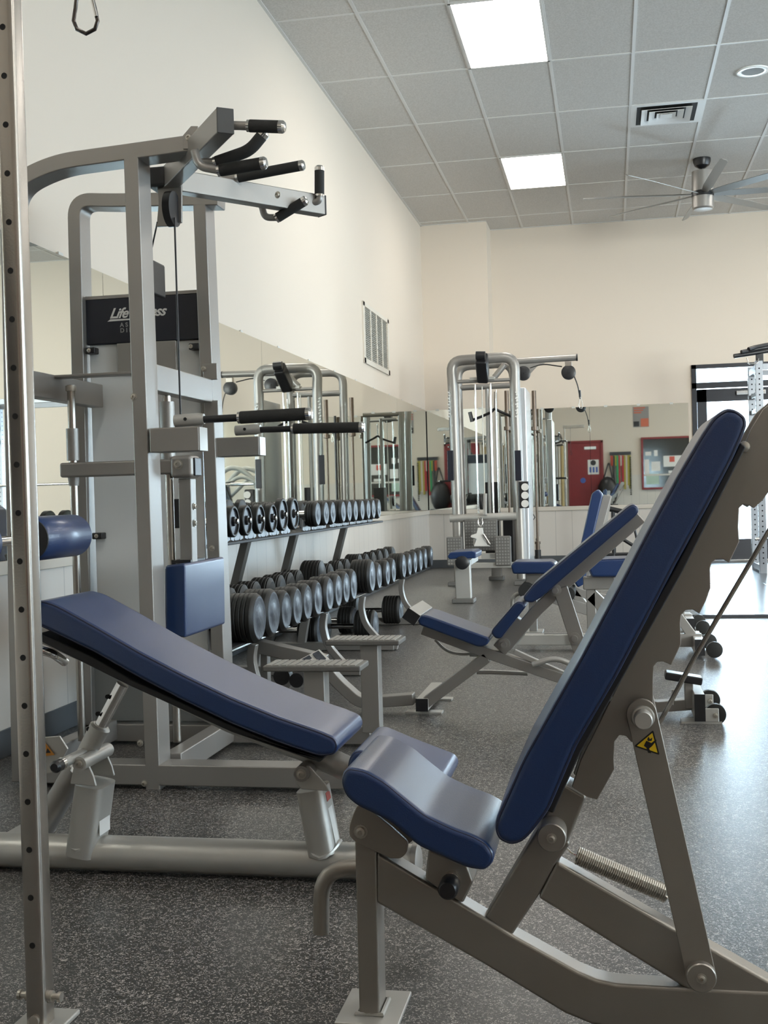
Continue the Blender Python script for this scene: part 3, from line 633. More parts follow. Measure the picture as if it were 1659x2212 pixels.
MB().plate([W(58, 1596, 2.88), W(128, 1590, 2.88), W(146, 1618, 2.88), W(120, 1668, 2.88), W(58, 1680, 2.88)], .008).obj('warning_plate', PALE, db, .002)
MB().plate([W(92, 1634, 2.875), W(97, 1604, 2.875), W(118, 1631, 2.875)], .001).obj('warning_sticker', ORA, db)
MB().plate([W(99, 1627, 2.873), W(102, 1616, 2.873), W(109, 1626, 2.873)], .0008).obj('warning_symbol', PLAS, db)
MB().tube([W(55, 1400, 2.6), W(110, 1408, 2.6), W(140, 1430, 2.66)], .011, rad=.03, n=14).obj('grab_handle', CHR, db)
# label stickers
s = p2+(p3-p2)*.46; MB().box((s.x+.037, 2.67, s.z), (.001, .06, .06)).obj('blank_sticker', STICK, db)
s = p0+(p1-p0)*.47; MB().box((s.x+.0338, 2.668, s.z), (.001, .036, .10), Matrix.Rotation(-.187, 3, 'Y')).obj('instruction_label', STICK, db)
s2 = s+(p1-p0).normalized()*.062; MB().box((s2.x+.0338, 2.668, s2.z), (.001, .036, .020), Matrix.Rotation(-.187, 3, 'Y')).obj('red_label_band', RED, db)
# foot rollers
q = W(59, 1165, 2.68); RX, RZ = q.x, q.z
for y0, y1 in ((2.26, 2.47), (2.69, 2.94)):
    o = MB().lathe((RX, y0, RZ), (0, 1, 0), [(0, .03), (0.001, .050), (.010, .056), (y1-y0-.012, .056), (y1-y0-.001, .045), (y1-y0, .02)], n=36).obj('foot_roller', VIN, db, ang=50)
    MB().lathe((RX, y0+.001, RZ), (0, -1, 0), [(0, .052), (.003, .051), (.004, .03)], n=30).obj('roller_end', UNDER, o)
    MB().lathe((RX, y0-.002, RZ), (0, -1, 0), [(0, .026), (.006, .026), (.008, .018)], n=24).obj('roller_hub', STEEL, o)
MB().cyl((RX, 2.25, RZ), (RX, 2.905, RZ), .012).obj('roller_axle', CHR, db)
a = W(62, 1372, 2.665); MB().tube([a+Vector((.03, 0, -.01)), a, (RX-.0, 2.665, RZ)], .018, rad=.03, n=18).obj('roller_arm', PALE, db)

# ================================================================ LEFT UPRIGHT
k = thing('rack_upright', 'tall worn steel upright with a row of holes at the left edge, nearest the camera', 'rack post', (-1.0, 1.86, 0))
q = W(72, 2110, 1.83); UX = q.x; uy0 = 1.83
a = rnd([(UX-.018, uy0), (UX+.018, uy0), (UX+.018, uy0+.042), (UX-.018, uy0+.042)], .010, 5)
MB().rings([[(x, y, .01) for x, y in a], [(x, y, 2.35) for x, y in a]]).obj('upright_tube', STEEL, k, ang=45)
m = MB(); zz = W(56, 2042, 1.83).z
for i in range(0, 24):
    z = zz+.0818*i
    if z < 2.3: m.cyl((UX, uy0-.0006, z), (UX, uy0+.004, z), .0052, n=16)
m.obj('locking_hole', DARK, k)
MB().bb((UX-.045, uy0-.02, 0), (UX+.045, uy0+.08, .010)).obj('base_plate', PALE, k, .003)
m = MB()
z = W(60, 2150, 1.85).z
for s_ in (-1, 1):
    m.lathe((UX+s_*.018, uy0+.021, z), (s_, 0, 0), [(0, .010), (.006, .010), (.0065, .006), (.016, .006), (.0165, .009), (.022, .0085)], n=14)
m.lathe((UX, uy0, .022), (0, -1, 0), [(0, .009), (.005, .009), (.006, .004)], n=14)
m.obj('anchor_bolt', ZINC, k)
MB().bb((UX-.03, uy0, 2.30), (UX+.45, uy0+.058, 2.37)).obj('top_crossbar', STEEL, k, .006)
# carabiner hanging from its cable
q = W(186, 70, 1.86)
ct = thing('carabiner', 'dark pear-shaped carabiner hanging into the top left corner', 'carabiner', q)
pts = [W(a_, b_, 1.86) for a_, b_ in ((167, -20), (163, 18), (159, 45), (166, 63), (186, 73), (205, 63), (211, 45), (205, 18), (198, -8), (190, -40), (176, -40))]
MB().tube(pts, .0034, n=12, closed=True).obj('carabiner_ring', mat('dark_steel', (.10, .09, .085), .22, .95), ct)
MB().tube([W(183, -40, 1.86), Vector((W(183, -40, 1.86).x, 1.86, 2.31))], .003).obj('hanging_cable', PLAS, ct)
MB().tube([W(199, -2, 1.856), W(208, 36, 1.856)], .003, n=10).obj('gate', CHR, ct)
# ================================================================ CHIN / DIP MACHINE
YN, YR = 3.44, 4.08
dm = thing('chin_dip_machine', 'tall silver chin and dip machine with splayed black grips and blue knee pad', 'exercise machine', (-1.42, 3.8, 0))
D = .09
def fpath(pts, Y, name, rad=0, wz=.05, par=None, dep=D, m=SIL):
    P = [W(a_, b_, Y) for a_, b_ in pts]; P = [Vector((p.x, Y+dep/2, p.z)) for p in P]
    h = wz/2; e = dep/2
    return MB().path(P, [(-e, -h), (e, -h), (e, h), (-e, h)], upv=(0, 0, 1) if abs((P[1]-P[0]).normalized().z) < .7 else (1, 0, 0), rad=rad, n=10).obj(name, m, par or dm, .004, 2)
# near frame: top beam curving into rear upright, front post
def zb_(px, Y, z=0.0): return U(px, 1700, Y=Y).x
fpath([(418, 307), (110, 350), (14, 400), (40, 1690)], YN, 'near_arch', .16)
fpath([(330, 1712), (282, 338)], YN, 'near_post', wz=.048, dep=.10)
fpath([(470, 428), (235, 432), (158, 430), (187, 1612)], YR, 'far_arch', .17)
fpath([(478, 1612), (430, 440)], YR, 'far_post', wz=.048, dep=.10)
def hb(p, q, w, h, name, par=None, m=SIL, bev=.004): return MB().beam(p, q, w, h).obj(name, m, par or dm, bev)
xr = W(745, 1700, YN).x
hb((-1.85, YN+.045, .045), (xr, YN+.045, .045), .09, .065, 'near_base_rail')
xr2 = W(800, 1600, YR).x
hb((-1.95, YR+.045, .042), (xr2, YR+.045, .042), .09, .065, 'far_base_rail')
hb((-1.395, YN+.1, .055), (-1.395, YR, .055), .06, .075, 'floor_cross_member')
hb((-1.85, YN+.1, .055), (-1.85, YR, .055), .06, .075, 'floor_cross_member')
a = W(335, 815, YN+.10); hb((a.x-.02, YN+.1, a.z), (a.x-.02, YR, a.z), .05, .085, 'middle_cross_member')
for dz in (.07, -.065): hb((a.x-.0, YR-.012, a.z+dz), (a.x-.0, YR, a.z+dz), .055, .06, 'bracket_plate')
hb((-1.86, YN+.1, a.z), (-1.86, YR, a.z), .05, .085, 'rear_cross_member')
m = MB()
for p in ((303, 1605), (312, 1692), (289, 857)): bolt(m, W(*p, YN), (0, -1, 0), .008, .006)
for p in ((440, 797), (443, 862), (458, 1184)): bolt(m, W(*p, YR-.013), (0, -1, 0), .008, .006)
bolt(m, W(408, 298, YN), (0, -1, 0), .010, .008)
m.obj('frame_bolt', ZINC, dm)
# placard and stack shroud
yS = YR+.03
c = [W(184, 645, yS), W(428, 636, yS), W(430, 735, yS), W(188, 743, yS)]
xl, xr_ = c[0].x, c[1].x; zt = (c[0].z+c[1].z)/2; zb2 = (c[2].z+c[3].z)/2
pl = MB().bb((xl, yS, zb2), (xr_, yS+.03, zt)).obj('name_placard', PLAC, dm, .004)
MB().bb((xl, yS-.001, zt), (xr_, yS+.032, zt+.012)).obj('placard_cap', SIL, pl)
xc = (W(252, 680, yS).x+W(338, 690, yS).x)/2+.003
zl = W(300, 684, yS).z
text('Life Fitness', .052, STICK, pl, 'logo_lettering', Matrix.Translation((xc, yS-.001, zl)) @ FACE_CAM, shear=.45, bold=.0012, sx=.95)
lo = W(232, 686, yS); MB().prism([(lo.x, zl-.012), (lo.x+.012, zl-.004), (xc+.02, zl-.006), (xc, zl-.010)], yS-.0016, yS-.0004).obj('logo_swoosh', STICK, pl)
GL = mat('grey_lettering', (.30, .30, .30), .5)
text('A S S I S T E D', .022, GL, pl, 'placard_lettering', Matrix.Translation((xc, yS-.001, W(300, 704, yS).z)) @ FACE_CAM, bold=.0006, sx=1.02)
text('D I P  C H I N', .022, GL, pl, 'placard_lettering', Matrix.Translation((xc, yS-.001, W(300, 716, yS).z)) @ FACE_CAM, bold=.0006, sx=1.05)
xs0, xs1 = W(198, 1000, yS).x, W(436, 1000, yS).x
MB().bb((xs0, yS+.012, .12), (xs1, yS+.024, zb2)).obj('stack_shroud', WHITE, dm, .003, label='glossy white stack shroud')
MB().bb((W(253, 770, yS).x, yS-.005, W(300, 806, yS).z), (W(382, 770, yS).x, yS+.012, zb2)).obj('stack_top_cover', SIL, dm, .004)
MB().bb((xs0-.03, yS, .08), (xs1+.03, yS+.05, .34)).obj('stack_base_cover', mat('grey_shroud_base', (.20, .205, .20), .35), dm, .004)
m = MB()
for p in ((192, 757), (208, 1158)): q = W(*p, YR); m.bb((q.x-.018, YR+.0, q.z-.012), (q.x+.022, yS+.011, q.z+.012))
q = W(417, 748, YR); m.bb((q.x-.018, YR, q.z-.012), (q.x+.022, yS+.011, q.z+.012))
m.obj('shroud_clamp', PLAS, dm, .004)
m = MB()
for p in ((192, 757), (208, 1158), (412, 748)): bolt(m, W(*p, YR-.001), (0, -1, 0), .006, .005)
m.obj('clamp_bolt', ZINC, dm)
# guide rods, carriage, knee pad
YG = 3.72
for top, bot, nm in (((153, 832), (176, 1590), 'guide_rod'), ((360, 850), (374, 1580), 'guide_rod')):
    a, b = W(*top, YG), W(*bot, YG); MB().cyl((a.x, YG, a.z), (a.x, YG, .09), .0135, n=20).obj(nm, STEEL, dm)
gx1, gx2 = W(153, 832, YG).x, W(360, 850, YG).x
z = W(155, 813, YG).z; MB().bb((gx1-.06, YG-.03, z-.005), (gx2+.02, YG+.03, z+.004)).obj('rod_top_plate', SIL, dm, .002)
MB().lathe((gx1, YG, W(153, 845, YG).z), (0, 0, 1), [(0, .018), (.018, .018)]).obj('rod_collar', ZINC, dm)
MB().cyl((gx1, YG, W(155, 995, YG).z), (gx1, YG, W(155, 926, YG).z), .021, n=24).cyl((gx2, YG, W(365, 1000, YG).z), (gx2, YG, W(362, 868, YG).z), .024, n=24).obj('bearing_sleeve', SIL, dm)
z0, z1 = W(200, 1030, YG).z, W(200, 998, YG).z
MB().bb((W(128, 1015, YG-.03).x, YG-.03, z0), (gx2+.04, YG+.03, z1)).obj('carriage_bar', SIL, dm, .008, 3)
MB().cyl((gx1, YG, z0), (gx1, YG, z0-.028), .020, .017).obj('lower_bushing', SIL, dm)
jx0, jx1 = W(372, 1015, YG-.02).x, W(428, 1015, YG-.02).x
MB().bb((jx0, YG-.045, z0-.014), (jx1-.012, YG+.045, z1+.010)).obj('knee_pad_hinge', SIL, dm, .014, 4)
MB().bb((jx1-.014, YG-.03, z0-.008), (jx1-.006, YG+.03, z1+.002)).obj('hinge_end_cap', PLAS, dm, .003)
m = MB(); bolt(m, W(385, 1003, YG-.046), (0, -1, 0), .012, .010); m.obj('hinge_bolt', ZINC, dm)
a = W(404, 1040, YG); b = W(408, 1222, YG)
MB().beam((a.x, YG, a.z+.01), (b.x, YG, b.z-.05), .045, .05, (0, 1, 0)).obj('knee_pad_arm', SIL, dm, .004)
m = MB()
for p in ((421, 1094), (422, 1130)): q = W(*p, YG); bolt(m, (a.x+.0225, YG, q.z), (1, 0, 0), .009, .006)
m.obj('arm_bolt', ZINC, dm)
p0, p1 = W(356, 1300, 3.60), W(402, 1300, 3.60)
kz0, kz1 = W(380, 1378, 3.60).z, W(380, 1217, 3.60).z
kp = rnd([(p0.x, kz0+.01), (p1.x, kz0), (p1.x+.004, kz1), (p0.x+.006, kz1-.006)], .012, 4)
MB().bb((p0.x-.004, 3.68, kz1-.005), (p1.x-.01, 3.82, kz1+.006)).obj('pad_mount', PLAS, dm)
pad(kp, 3.59, 3.985, dm, 'knee_pad', bev=.016)
MB().bb((W(368, 1110, YG+.1).x, YG+.12, W(368, 1142, YG+.1).z), (W(384, 1110, YG+.1).x, YG+.2, W(368, 1078, YG+.1).z)).obj('selector_block', PLAS, dm, .006)
# dip arms
def grip(pts, Y, s_foam, name='handle', r=.0125, rf=.018, rad=.03, par=None, cap=True, smat=SIL):
    P = [W(a_, b_, y) for (a_, b_), y in zip(pts, Y)] if isinstance(Y, list) else [W(a_, b_, Y) for a_, b_ in pts]
    o = MB().tube(P[:s_foam+1]+[P[s_foam]+(P[s_foam+1]-P[s_foam]).normalized()*.01], r, rad=rad, n=16).obj(name, smat, par or dm)
    MB().tube(P[s_foam:], rf, rad=rad, n=18).obj('foam_grip', FOAM, o)
    d = (P[-1]-P[-2]).normalized(); MB().lathe(P[-1]-d*.002, d, [(0, rf*1.02), (.012, rf*1.02), (.018, rf*.75), (.019, rf*.3)], n=18).obj('grip_cap', CHR, o)
    d = (P[s_foam+1]-P[s_foam]).normalized(); MB().lathe(P[s_foam]-d*.008, d, [(0, rf*.95), (.010, rf*.95)], n=18).obj('grip_ring', CHR, o)
    return o
for Y, bx, hp, fo in ((YN-.01, ((322, 925), (430, 974)), ((385, 909), (520, 902), (663, 894)), 1), (YR+.02, ((462, 946), (560, 984)), ((515, 930), (635, 926), (778, 923)), 1)):
    a, b = W(*bx[0], Y), W(*bx[1], Y)
    o = MB().bb((a.x, Y, b.z), (b.x, Y+.075, a.z)).obj('dip_arm_bracket', SIL, dm, .004)
    MB().bb((b.x, Y+.002, b.z+.002), (b.x+.003, Y+.073, a.z-.002)).obj('bracket_end', PALE, o)
    h = grip(hp, Y+.04, fo, 'dip_handle', r=.0115, rf=.0195, smat=PLAS)
    q0 = W(*hp[0], Y+.04); MB().lathe(q0-Vector((.01, 0, 0)), (1, 0, .03), [(0, .019), (.075, .020), (.095, .016)], n=22).obj('handle_clevis', PALE, h)
    MB().lathe(q0+Vector((.03, -.018, .003)), (0, -1, 0), [(0, .0055), (.003, .0055)], n=12).obj('clevis_hole', DARK, h)
# splayed pull-up arms
ap = Vector((-1.425, 3.735, 1.972)); e1 = Vector((-1.045, 3.20, 1.972)); e2 = Vector((-1.02, 4.23, 1.972))
for e in (e1, e2):
    d = (e-ap).normalized(); o = MB().beam(ap-d*.03, e, .05, .072).obj('pull_up_arm', SIL, dm, .004)
    MB().beam(e, e+d*.006, .05, .072).obj('arm_end_cap', mat('dark_cap', (.06, .06, .06), .5) if 'dark_cap' not in bpy.data.materials else bpy.data.materials['dark_cap'], o, .002)
MB().box(ap+Vector((-.02, 0, -.0)), (.07, .12, .066)).obj('arm_hub', UNDER, dm, .01)
m = MB()
for p in ((500, 405), (600, 421)): bolt(m, W(*p, 3.93), (-.35, -.9, 0), .009, .006)
m.obj('arm_bolt', ZINC, dm)
# gusset where near arch meets arm
q = W(413, 300, YN-.002); MB().plate([W(395, 322, YN-.004), W(395, 292, YN-.004), W(412, 272, YN-.004), W(428, 272, YN-.004), W(428, 322, YN-.004)], .008).obj('arch_gusset', SIL, dm, .002)
grip([(500, 271), (540, 272), (604, 274)], 3.23, 1, 'chin_handle')
grip([(432, 352), (468, 350), (540, 325), (566, 293)], 3.36, 1, 'chin_handle', rad=.05)
grip([(420, 325), (430, 360), (476, 368), (565, 353)], 3.30, 2, 'chin_handle', rad=.05)
grip([(460, 408), (480, 388), (515, 383), (648, 358)], 3.92, 2, 'chin_handle', rad=.04)
grip([(566, 446), (572, 470), (600, 470), (655, 436)], 4.10, 2, 'chin_handle', rad=.04)
grip([(660, 443), (690, 434), (690, 420), (690, 368)], 4.18, 2, 'chin_handle', rad=.02)
# pulley bracket and cable
YP = 3.70
MB().plate([W(340, 402, YP), W(392, 398, YP), W(392, 480, YP), W(362, 488, YP), (W(338, 490, YP)), W(342, 440, YP)], .012).obj('pulley_bracket', SIL, dm, .002)
q = W(371, 452, YP-.03); MB().cyl((q.x-.012, YP-.03, q.z), (q.x+.012, YP-.03, q.z), .058, n=32).obj('pulley', PLAS, dm)
a, b = W(377, 470, YP-.05), W(386, 900, YP-.05); MB().cyl(a, (a.x, YP-.05, b.z), .0032, n=10).obj('drive_cable', PLAS, dm)
MB().cyl(W(340, 480, YP), W(326, 545, YP+.1), .003, n=8).obj('rear_cable', PLAS, dm)
a, b = W(322, 562, YP+.1), W(336, 636, YP+.1); MB().bb((a.x, YP+.06, b.z), (b.x, YP+.2, a.z)).obj('cable_guard', PLAS, dm, .008)
# step plates on posts
def step(pl_px, post_px, Y, dep, nm):
    a, b = W(*pl_px[0], Y), W(*pl_px[1], Y); z = (a.z+b.z)/2
    o = MB().bb((a.x, Y, z-.018), (b.x, Y+dep, z)).obj('step_plate', GREYP, dm, .005)
    m = MB(); n = 12
    for k in range(n):
        x = a.x+.01+(b.x-a.x-.02)*k/n; m.bb((x, Y+.006, z-.001), (x+(b.x-a.x-.02)/n*.72, Y+dep-.006, z+.0025))
    m.obj('tread_rib', TREAD, o)
    p, q = W(*post_px[0], Y+.02), W(*post_px[1], Y+.02)
    MB().bb((p.x, Y+.02, .07), (q.x, Y+.085, z-.018)).obj('step_post', SIL, dm, .004)
step(((566, 1441), (778, 1437)), ((655, 1460), (700, 1460)), 3.45, .13, 'near')
step(((702, 1386), (862, 1382)), ((777, 1400), (816, 1400)), 3.97, .14, 'far')

# ================================================================ DUMBBELL RACK
dr_ = thing('dumbbell_rack', 'long two-tier dumbbell rack along the left mirror wall', 'dumbbell rack', (-1.65, 6.6, 0))
legs = [4.53, 5.73, 6.66, 7.98]
base = [(lambda q: (q.x, q.z))(W(*p, 5.73)) for p in ((701, 1322), (697, 1350), (706, 1392), (738, 1436))]
for y in legs:
    P = [Vector((-1.82, y, .70)), Vector((-1.90, y, .42)), Vector((-2.0, y, .04)), Vector((base[0][0], y, base[0][1]-.005)), Vector((base[1][0], y, base[1][1])), Vector((base[2][0], y, base[2][1])), Vector((base[3][0]+.02, y, .045)), Vector((base[3][0]+.12, y, .02))]
    MB().path(P[:3], [(-.03, -.02), (.03, -.02), (.03, .02), (-.03, .02)], upv=(1, 0, 0), rad=.05).obj('rear_strut', mat('strut_grey', (.13, .125, .115), .4, .5) if 'strut_grey' not in bpy.data.materials else bpy.data.materials['strut_grey'], dr_, .003)
    MB().path(P[3:], [(-.022, -.016), (.022, -.016), (.022, .016), (-.022, .016)], upv=(1, 0, 0), rad=.08).obj('curved_leg', SIL, dr_, .003)
    MB().beam((-2.02, y, .025), (base[3][0]+.1, y, .025), .06, .045).beam((-1.80, y, .04), (-1.74, y, .36), .05, .04).obj('foot_rail', SIL, dr_, .004)
MB().bb((-1.80, 4.2, .315), (-1.425, 9.14, .335)).obj('lower_tray', UNDER, dr_, .004)
MB().bb((-1.425, 4.2, .322), (-1.420, 9.14, .328)).obj('tray_edge', CHR, dr_)
MB().bb((-2.03, 4.9, .685), (-1.745, 9.0, .700)).obj('upper_tray', UNDER, dr_, .004)
# ---- dumbbells
def db_solid(r, hl, L, nrib, label, group):
    t = thing('dumbbell', label, 'dumbbell', (0, 0, 0), group)
    for s_ in (0, 1):
        x = 0 if s_ == 0 else -L+hl
        pr = [(0, r*.86), (.005, r*.94), (.014, r)]
        w = (hl-.03)/nrib
        for k in range(nrib): pr += [(.016+w*k+.001, r), (.016+w*(k+1)-.006, r), (.016+w*(k+1)-.003, r*.955)]
        pr += [(hl-.01, r*.97), (hl, r*.75), (hl+.001, .02)]
        if s_: pr = [(hl-a_, b_) for a_, b_ in reversed(pr)]
        o = MB().lathe((x, 0, 0), (-1, 0, 0), pr, n=32).obj('head', RUB, t, ang=25)
        fx = (x, 1) if s_ == 0 else (x-hl, -1)
        q = MB().lathe((fx[0]-.0005*fx[1], 0, 0), (fx[1], 0, 0), [(0, r*.85), (.0015, r*.85), (.002, r*.79), (.0012, r*.77), (.0012, r*.36), (.0022, r*.34), (.0022, .002)], n=32)
        q.obj('face_plate', IRON, o)
    MB().cyl((-hl-.0, 0, 0), (-L+hl, 0, 0), .016, n=14).obj('handle', CHR, t)
    return t
def db_plate(r, L, label, group):
    t = thing('dumbbell', label, 'dumbbell', (0, 0, 0), group)
    for s_ in (0, 1):
        x = -.03 if s_ == 0 else -L+.03; sg = 1 if s_ == 0 else -1
        o = MB().lathe((x-.018*sg, 0, 0), (sg, 0, 0), [(0, r*.86), (.004, r), (.030, r), (.034, r*.94), (.034, r*.84), (.024, r*.80), (.024, r*.3), (.030, r*.28), (.030, .012)], n=36).obj('weight_plate', RUB, t, ang=25)
        MB().lathe((x+.006*sg, 0, 0), (sg, 0, 0), [(0, r*.79), (.001, r*.79), (.0015, .014)], n=30).obj('face_plate', IRON, o)
        MB().lathe((x+.007*sg, 0, 0), (sg, 0, 0), [(0, .024), (.012, .022), (.014, .012)], n=10).obj('hub', PLAS, o)
        MB().lathe((x+.02*sg, 0, 0), (sg, 0, 0), [(0, .013), (.012, .013), (.014, .009)], n=12).obj('end_nut', CHR, o)
    MB().cyl((-.05, 0, 0), (-L+.05, 0, 0), .014, n=12).obj('handle', CHR, t)
    return t
lo = [(557.7, 1339), (589, 1323), (611.4, 1314), (638, 1306.7), (661.6, 1297.6), (685, 1285), (710.5, 1279.5), (729.5, 1272), (745, 1266), (761, 1258), (802.8, 1251.5), (818, 1244), (836, 1237), (849, 1233.5), (871.5, 1231.7), (884, 1228), (896, 1222.6), (907.7, 1215), (918.5, 1211.8), (931, 1206)]
loY = [U(a_, b_, X=-1.38).y for a_, b_ in lo]
LOG, UPG = 'heavy round dumbbells on the lower tier', 'dumbbells on the upper tier'
pa = db_solid(.100, .125, .42, 5, '', LOG); pb = db_solid(.089, .105, .40, 4, '', LOG); pc = db_solid(.084, .085, .38, 3, '', LOG)
def spread(ys, rs):
    for i in range(1, len(ys)): ys[i] = max(ys[i], ys[i-1]+rs[i]+rs[i-1]+.004)      # neighbours never touch
spread(loY, [.100 if i in (0, 1, 10) else .089 if i < 10 or i == 14 else .084 for i in range(20)])
use = {}
def place(proto, loc, label):
    c = proto if proto.name not in use else copy_tree(proto)
    use[proto.name] = 1; c.location = loc; c['label'] = label
    return c
for i, y in enumerate(loY):
    pr = pa if i in (0, 1, 10) else (pb if i < 10 or i == 14 else pc)
    r = .100 if pr is pa else .089 if pr is pb else .084
    zc = .340+r
    if i == 0: lab = 'fattest black ribbed dumbbell at the near end of the lower tier'
    elif i == 19: lab = 'black dumbbell at the far end of the lower tier'
    else: lab = 'black rubber dumbbell with grey end plate, %s from the near end of the lower tier' % ORD[i]
    place(pr, (-1.375, y, zc-.014), lab)
up_ = [(486.6, 1136), (513.7, 1129), (541.6, 1127), (570, 1126), (596.6, 1121), (619, 1115), (643, 1115), (687, 1114), (705, 1112), (719.6, 1110), (742, 1108), (755, 1105), (768.5, 1104), (783, 1102), (796, 1100), (807, 1098), (819, 1096)]
pp = db_plate(.074, .36, '', UPG); pp2 = db_plate(.088, .36, '', UPG); ps = db_solid(.076, .07, .34, 3, '', UPG)
upY = [U(a_, b_, X=-1.7).y for a_, b_ in up_]
spread(upY, [.076 if i >= 7 else .088 if i in (5, 6) else .074 for i in range(17)])
SB = mat('saddle_grey', (.16, .165, .175), .35, .3)
for i, y in enumerate(upY):
    pr, r = (ps, .076) if i >= 7 else ((pp2, .088) if i in (5, 6) else (pp, .074))
    zc = .722+r
    if i < 7: lab = 'plate-loaded dumbbell with chrome end nut, %s from the near end of the upper tier' % ORD[i]
    elif i == 16: lab = 'solid black dumbbell at the far end of the upper tier'
    else: lab = 'solid black dumbbell, %s past the plate-loaded ones on the upper tier' % ORD[i-7]
    place(pr, (-1.70, y, zc), lab)
    for x in (-1.775, -1.97):
        sx = MB(); sx.path([(x, y-.07, .702), (x, y-.062, .745), (x, y-.03, .728), (x, y, .722-.004), (x, y+.03, .728), (x, y+.062, .745), (x, y+.07, .702)], [(-.025, -.004), (.025, -.004), (.025, .004), (-.025, .004)], upv=(1, 0, 0)); sx.obj('saddle', SB, dr_)
# floor dumbbells
for k, (px, py, pr, lab) in enumerate(((684, 1402, pa, 'huge black dumbbell on the floor under the rack, nearest the camera'), (806, 1392, pa, 'heavy dumbbell on the floor under the middle of the rack, its chrome end plate showing'), (862, 1352, pa, 'black dumbbell standing on the floor in front of the rack, farthest of the floor ones'), (760, 1372, pb, 'black dumbbell on the floor under the rack behind the other floor ones'))):
    q = U(px, py, Z=0); c = copy_tree(pr); c['label'] = lab; c['group'] = 'dumbbells on the floor by the rack'
    r = .100 if pr is pa else .089
    c.location = (min(q.x, -1.24) if k != 2 else q.x, q.y+.1, r)
# ================================================================ MIDDLE BENCH
mb_ = thing('adjustable_bench', 'middle bench with three blue pads, low seat and sloping backrest, behind the foreground bench', 'weight bench', (-.75, 4.7, 0))
YM = 4.62
def xz(pts, Y): return PX(pts, Y)
pad(rnd(xz([(901, 1335), (912, 1328), (925, 1330), (1058, 1378), (1054, 1392), (1040, 1398), (1030, 1397), (905, 1350)], YM-.02), .01, 3), YM-.02, YM+.24, mb_, 'seat', bev=.016)
pad(rnd(xz([(1060, 1368), (1064, 1358), (1112, 1302), (1122, 1298), (1133, 1304), (1135, 1312), (1082, 1380), (1070, 1380)], YM-.02), .008, 3), YM-.02, YM+.24, mb_, 'lumbar_pad', bev=.015)
pad(rnd(xz([(1132, 1300), (1130, 1288), (1152, 1262), (1355, 1095), (1366, 1088), (1378, 1094), (1380, 1106), (1372, 1116), (1170, 1290), (1150, 1303)], YM-.02), .010, 3), YM-.02, YM+.24, mb_, 'backrest', bev=.016)
Yt = YM+.08
def bar(pts, nm, wz=.045, dep=.06, rad=0, par=None, m=SIL, Y=None, bev=.003):
    Y = Yt if Y is None else Y
    P = [W(a_, b_, Y) for a_, b_ in pts]; P = [Vector((p.x, Y+dep/2, p.z)) for p in P]; h = wz/2; e = dep/2
    return MB().path(P, [(-e, -h), (e, -h), (e, h), (-e, h)], upv=(0, 0, 1) if abs((P[1]-P[0]).normalized().z) < .7 else (1, 0, 0), rad=rad, n=8).obj(nm, m, par or mb_, bev)
bar([(912, 1360), (1050, 1411), (1230, 1472), (1330, 1506), (1420, 1528), (1500, 1522)], 'main_beam', .042)
bar([(918, 1520), (1052, 1420)], 'front_leg', .045)
bar([(1092, 1398), (1160, 1318), (1215, 1266), (1385, 1118)], 'backrest_rail', .046)
bar([(1078, 1405), (1130, 1345)], 'hinge_bracket', .062, .075)
bar([(1210, 1270), (1252, 1400), (1290, 1500)], 'support_arm', .058, .014, Y=Yt-.015)
bar([(1210, 1270), (1252, 1400), (1290, 1500)], 'support_arm', .058, .014, Y=Yt+.062)
for p in ((1088, 1393), (1199, 1276), (1241, 1380)):
    q = W(*p, Yt-.03); MB().lathe((q.x, Yt+.01, q.z), (0, -1, 0), [(0, .024), (.03, .024), (.031, .013), (.042, .012)], n=20).obj('pivot_knob', SIL, mb_)
q = U(904, 1546, Z=0)
MB().bb((q.x-.01, q.y, .018), (q.x+.04, q.y+.42, .068)).obj('front_foot', PALE, mb_, .004)
MB().bb((q.x-.01, q.y-.002, .017), (q.x+.04, q.y+.0, .069)).obj('foot_cap', PLAS, mb_)
MB().bb((q.x-.06, q.y+.03, 0), (q.x+.09, q.y+.09, .008)).bb((q.x-.06, q.y+.34, 0), (q.x+.09, q.y+.40, .008)).obj('floor_plate', PALE, mb_)
a = W(883, 1332, YM-.07)
MB().box((a.x+.01, YM+.10, a.z), (.055, .34, .045), Matrix.Rotation(math.radians(35), 3, 'Y')).obj('front_crossbar', PALE, mb_, .004)
MB().box((a.x+.01, YM-.072, a.z), (.057, .006, .047), Matrix.Rotation(math.radians(35), 3, 'Y')).obj('crossbar_cap', PLAS, mb_)
MB().tube([W(1150, 1436, Yt-.02), W(1200, 1420, Yt-.02), W(1245, 1440, Yt-.02)], .011, rad=.06).obj('grab_handle', PALE, mb_)
MB().tube([W(1030, 1452, Yt+.1), W(1060, 1452, Yt+.1), W(1140, 1455, Yt+.1)], .009).obj('lower_rod', PALE, mb_)
MB().tube([W(940, 1382, Yt+.12), W(965, 1408, Yt+.12), W(1000, 1414, Yt+.12), W(1022, 1411, Yt+.12)], .006, rad=.05).tube([W(1015, 1411, Yt+.12), W(1040, 1412, Yt+.12)], .014).obj('side_lever', PALE, mb_)
MB().tube([W(1105, 1400, Yt+.05), W(1130, 1375, Yt+.05), W(1143, 1345, Yt+.05), W(1144, 1318, Yt+.05)], .005, rad=.05).obj('release_cable', PALE, mb_)
bar([(1110, 1408), (1180, 1440), (1230, 1462)], 'slide_rail', .02, .03, m=PALE, Y=Yt+.01)
